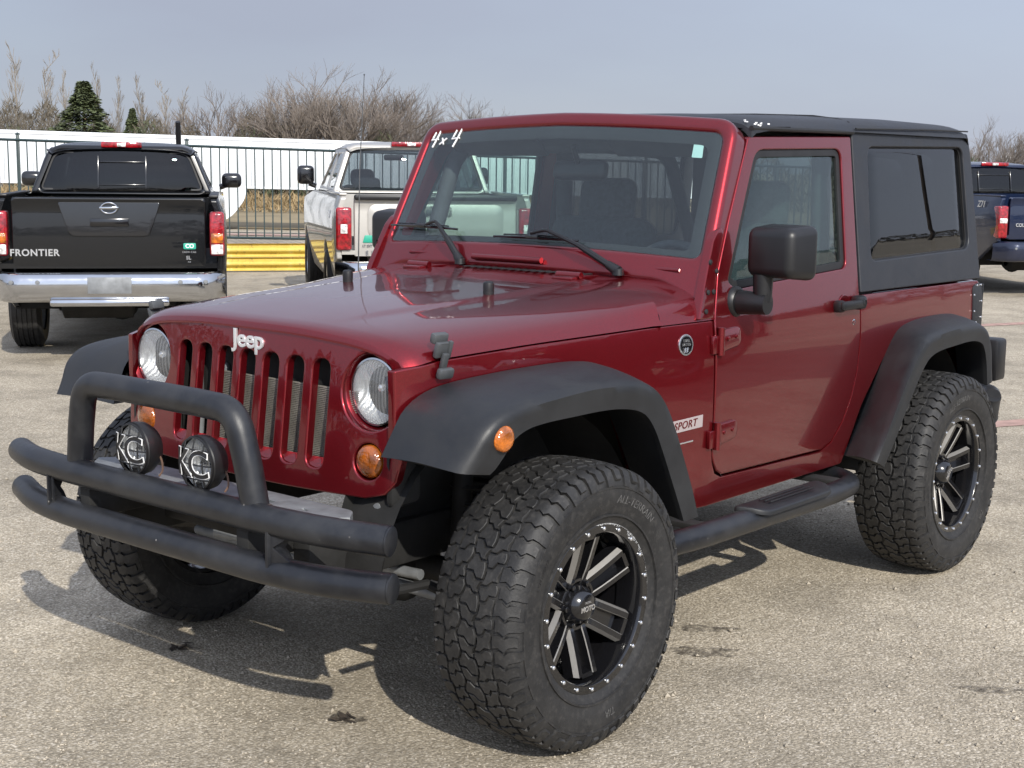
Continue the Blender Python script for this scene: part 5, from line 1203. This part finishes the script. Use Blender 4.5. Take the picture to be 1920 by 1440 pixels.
for (px, top, d, wid, lab) in ((163, 157, 96, 1.9, 'tall dark green evergreen standing among pale bare trees'), (252, 206, 104, 1.1, 'small dark evergreen right of the tall one'), (508, 216, 106, 1.3, 'small olive evergreen left of the big round bare crown')):
    tree('conifer', px, top, d, 21, M['barkbrown'], lab, 'evergreen trees', wid)
# undergrowth masses
def scrub(name, px0, px1, d0, d1, topfn, n, mat, seed, sz=.3):
    rnd = random.Random(seed); mb = MB(); bm = mb.bm
    for i in range(n):
        px = rnd.uniform(px0, px1); d = rnd.uniform(d0, d1); x, y, z = at(px, d); H = topfn(px) ; hh = H * (.75 + .25 * math.sin(px * .05) * math.sin(px * .021 + 2)) * rnd.random() ** .85
        s = rnd.uniform(.4, 1.3) * sz; a = rnd.uniform(0, 6.28); v = Vector((math.cos(a) * rnd.uniform(.1, .8), math.sin(a) * rnd.uniform(.1, .8), rnd.uniform(.3, 1.0))).normalized() * s * 2; u = v.cross(Vector((rnd.gauss(0, 1), rnd.gauss(0, 1), .2))).normalized() * s * .16
        p = Vector((x, y, z + hh)); bm.faces.new([bm.verts.new(q) for q in (p - u, p + u, p + v)])
    o = mb.build(name, mat, recalc=False); o['kind'] = 'stuff'; return o
tp = lambda px: 5.5 + (1.2 if px < 500 else 0) + .6 * math.sin(px * .013) + .6 * math.sin(px * .041)
scrub('undergrowth', -150, 1050, 98, 116, tp, 64000, M['scrub'], 5, .22)
scrub('green_undergrowth', -150, 1050, 97, 105, lambda p: 4.7 + .9 * math.sin(p * .03), 14000, M['scrubgreen'], 6, .22)
scrub('undergrowth', 1050, 1820, 110, 130, tp, 6000, M['scrub'], 7, .4)
scrub('green_undergrowth', 1800, 2100, 84, 96, lambda p: 4.0 + .5 * math.sin(p * .05), 9000, M['scrubgreen'], 8)
scrub('undergrowth', 1800, 2100, 84, 96, lambda p: 3.9 + .6 * math.sin(p * .04 + 1), 8000, M['scrub'], 9)
scrub('tall_dry_grass', -100, 1000, 78, 84, lambda p: 1.0, 9000, M['grass'], 10, .22)
# white tank far right
x, y, z = at(1872, 300); tk = thing('storage_tank', 'small white domed tank above the trees right of the hardtop', 'tank', (x, y, z))
mb = MB(); mb.lathe([(0, 1.5), (6.2, 1.5), (6.9, 1.2), (7.3, .5), (7.35, .0001)], 28, 'z'); mb.build('tank_shell', M['tank'], tk)
mb = MB(); mb.tube([(-1.9, -.5, 0), (-1.9, -.5, 9.0)], .12, 6); mb.build('mast', M['grey'], tk)
# wood behind the viewer's back and a pole to the left: they stand in the reflections
rnd = random.Random(77); mb = MB()
for i in range(20000):
    a = rnd.uniform(R(-117), R(197)); d = rnd.uniform(84, 100); x, y = CAM.x + d * math.cos(a), CAM.y + d * math.sin(a); hh = (3.5 + 1.5 * math.sin(a * 9) + 1.0 * math.sin(a * 23)) * rnd.random(); s = rnd.uniform(.3, .8)
    p = Vector((x, y, hh)); v = Vector((rnd.gauss(0, .5), rnd.gauss(0, .5), 1)).normalized() * s; u = Vector((-math.sin(a), math.cos(a), rnd.gauss(0, .3))) * s * .5
    mb.bm.faces.new([mb.bm.verts.new(q) for q in (p - u, p + u, p + v)])
o = mb.build('far_wood', M['scrub'], recalc=False); o['kind'] = 'stuff'
pl = thing('utility_pole', 'wooden utility pole whose reflection leans in the rear side window', 'pole', (-43.6, 18.9, 0))
mb = MB(); mb.tube([(0, 0, 0), (-.1, 0, 4), (-.3, .1, 9.6)], [.085, .075, .06], 12); mb.build('pole_shaft', M['stain'], pl)
mb = MB(); mb.box((-.3, .1, 9.0), (.1, 2.0, .12), .01); mb.build('crossarm', M['barkbrown'], pl)

# ---------------- marks and bits on the lot
def blob(name, x, y, rx, ry, mat, seed, ang=0, dz=.004):
    rnd = random.Random(seed); mb = MB(); n = 30; ph = [rnd.uniform(0, 6.28) for _ in range(5)]
    c = mb.bm.verts.new((x, y, ground_z(x, y) + dz)); ring = []
    for i in range(n):
        a = 2 * math.pi * i / n; k = 1 + .16 * math.sin(3 * a + ph[0]) + .14 * math.sin(5 * a + ph[1]) + .1 * math.sin(9 * a + ph[2]); u, v = rx * k * math.cos(a), ry * k * math.sin(a)
        ring.append(mb.bm.verts.new((x + u * math.cos(ang) - v * math.sin(ang), y + u * math.sin(ang) + v * math.cos(ang), ground_z(x, y) + dz)))
    for i in range(n): mb.bm.faces.new((c, ring[i], ring[(i + 1) % n]))
    return struct(mb.build(name, mat, recalc=False))
def speckled_stain():
    m, nt, b = new_mat('soaked_patch'); co = nt.nodes.new('ShaderNodeTexCoord').outputs['Object']
    n = noise(nt, 26, 5, .7, co); nt.links.new(ramp(nt, n.outputs[0], [(.38, (.035, .026, .018)), (.62, (.15, .13, .105))]), b.inputs['Base Color'])
    nt.links.new(ramp(nt, n.outputs[0], [(.44, .55), (.60, 0.0)]), b.inputs['Alpha']); b.inputs['Roughness'].default_value = .75; return m
M['soak'] = speckled_stain()
for i, (x, y, a, b_) in enumerate(((-.884, .743, .13, .05), (-1.102, .625, .11, .035), (-1.204, 1.63, .10, .03), (.323, .295, .06, .03), (.263, -.571, .05, .025))):
    blob('damp_stain', x, y, a, b_, M['soak'], i, R(125), .004 + .0001 * i)
for q0, q1 in (((-11.6, -2.75), (-14.5, -1.4)), ((-5.2, -.6), (-9.5, 1.6))):
    d = (Vector(q1) - Vector(q0)).normalized(); nn = Vector((-d.y, d.x)) * .09; mb = MB(); mb.quad_grid([[(q0[0] + nn.x, q0[1] + nn.y, .004), (q0[0] - nn.x, q0[1] - nn.y, .004)], [(q1[0] + nn.x, q1[1] + nn.y, .004), (q1[0] - nn.x, q1[1] - nn.y, .004)]]); struct(mb.build('parking_line', M['redline'], recalc=False))
rnd = random.Random(12); mb = MB()
for i in range(20000):
    d = 2.6 + 9 * rnd.random() ** 1.6; px = rnd.uniform(-100, 2020); x, y, z = at(px, d); r = rnd.uniform(.002, .005) * (2.2 if rnd.random() < .035 else 1)
    k = [mb.bm.verts.new((x + r * rnd.uniform(.7, 1.3) * a, y + r * rnd.uniform(.7, 1.3) * b, z + r * c * .8 + r * .3)) for a, b, c in ((1, 0, 0), (-1, 0, 0), (0, 1, 0), (0, -1, 0), (0, 0, 1), (0, 0, -1))]
    for f in ((0, 2, 4), (2, 1, 4), (1, 3, 4), (3, 0, 4), (2, 0, 5), (1, 2, 5), (3, 1, 5), (0, 3, 5)): mb.bm.faces.new([k[j] for j in f])
o = mb.build('loose_gravel', M['stone'], recalc=False); o['kind'] = 'stuff'
mb = MB(); mb.box((0, 0, .008), (.016, .011, .012), .004); o = mb.build('pebble', M['stone']); o.location = (-1.141, .711, 0); tag(o, 'pale pebble on the gravel right of the front wheel', 'pebble')
for (x, y, lab, sd_) in ((.323, .295, 'crumpled dry leaf at the edge of the car shadow, near the bottom', 3), (.263, -.571, 'small dark clump of dead leaves at the bumper shadow edge', 4)):
    rnd = random.Random(sd_); mb = MB()
    for k in range(9):
        a = rnd.uniform(0, 6.28); L = rnd.uniform(.012, .03); w_ = L * .45; c0 = Vector((rnd.gauss(0, .018), rnd.gauss(0, .01), rnd.uniform(.003, .012))); d = Vector((math.cos(a), math.sin(a), rnd.uniform(-.1, .3))) * L; n_ = Vector((-math.sin(a), math.cos(a), rnd.uniform(-.3, .3))) * w_
        mb.bm.faces.new([mb.bm.verts.new(q) for q in (c0 - d, c0 - n_ * .8, c0 + d, c0 + n_)])
    o = mb.build('dry_leaf', M['stain'], recalc=False); o.location = (x, y, 0); tag(o, lab, 'leaf')
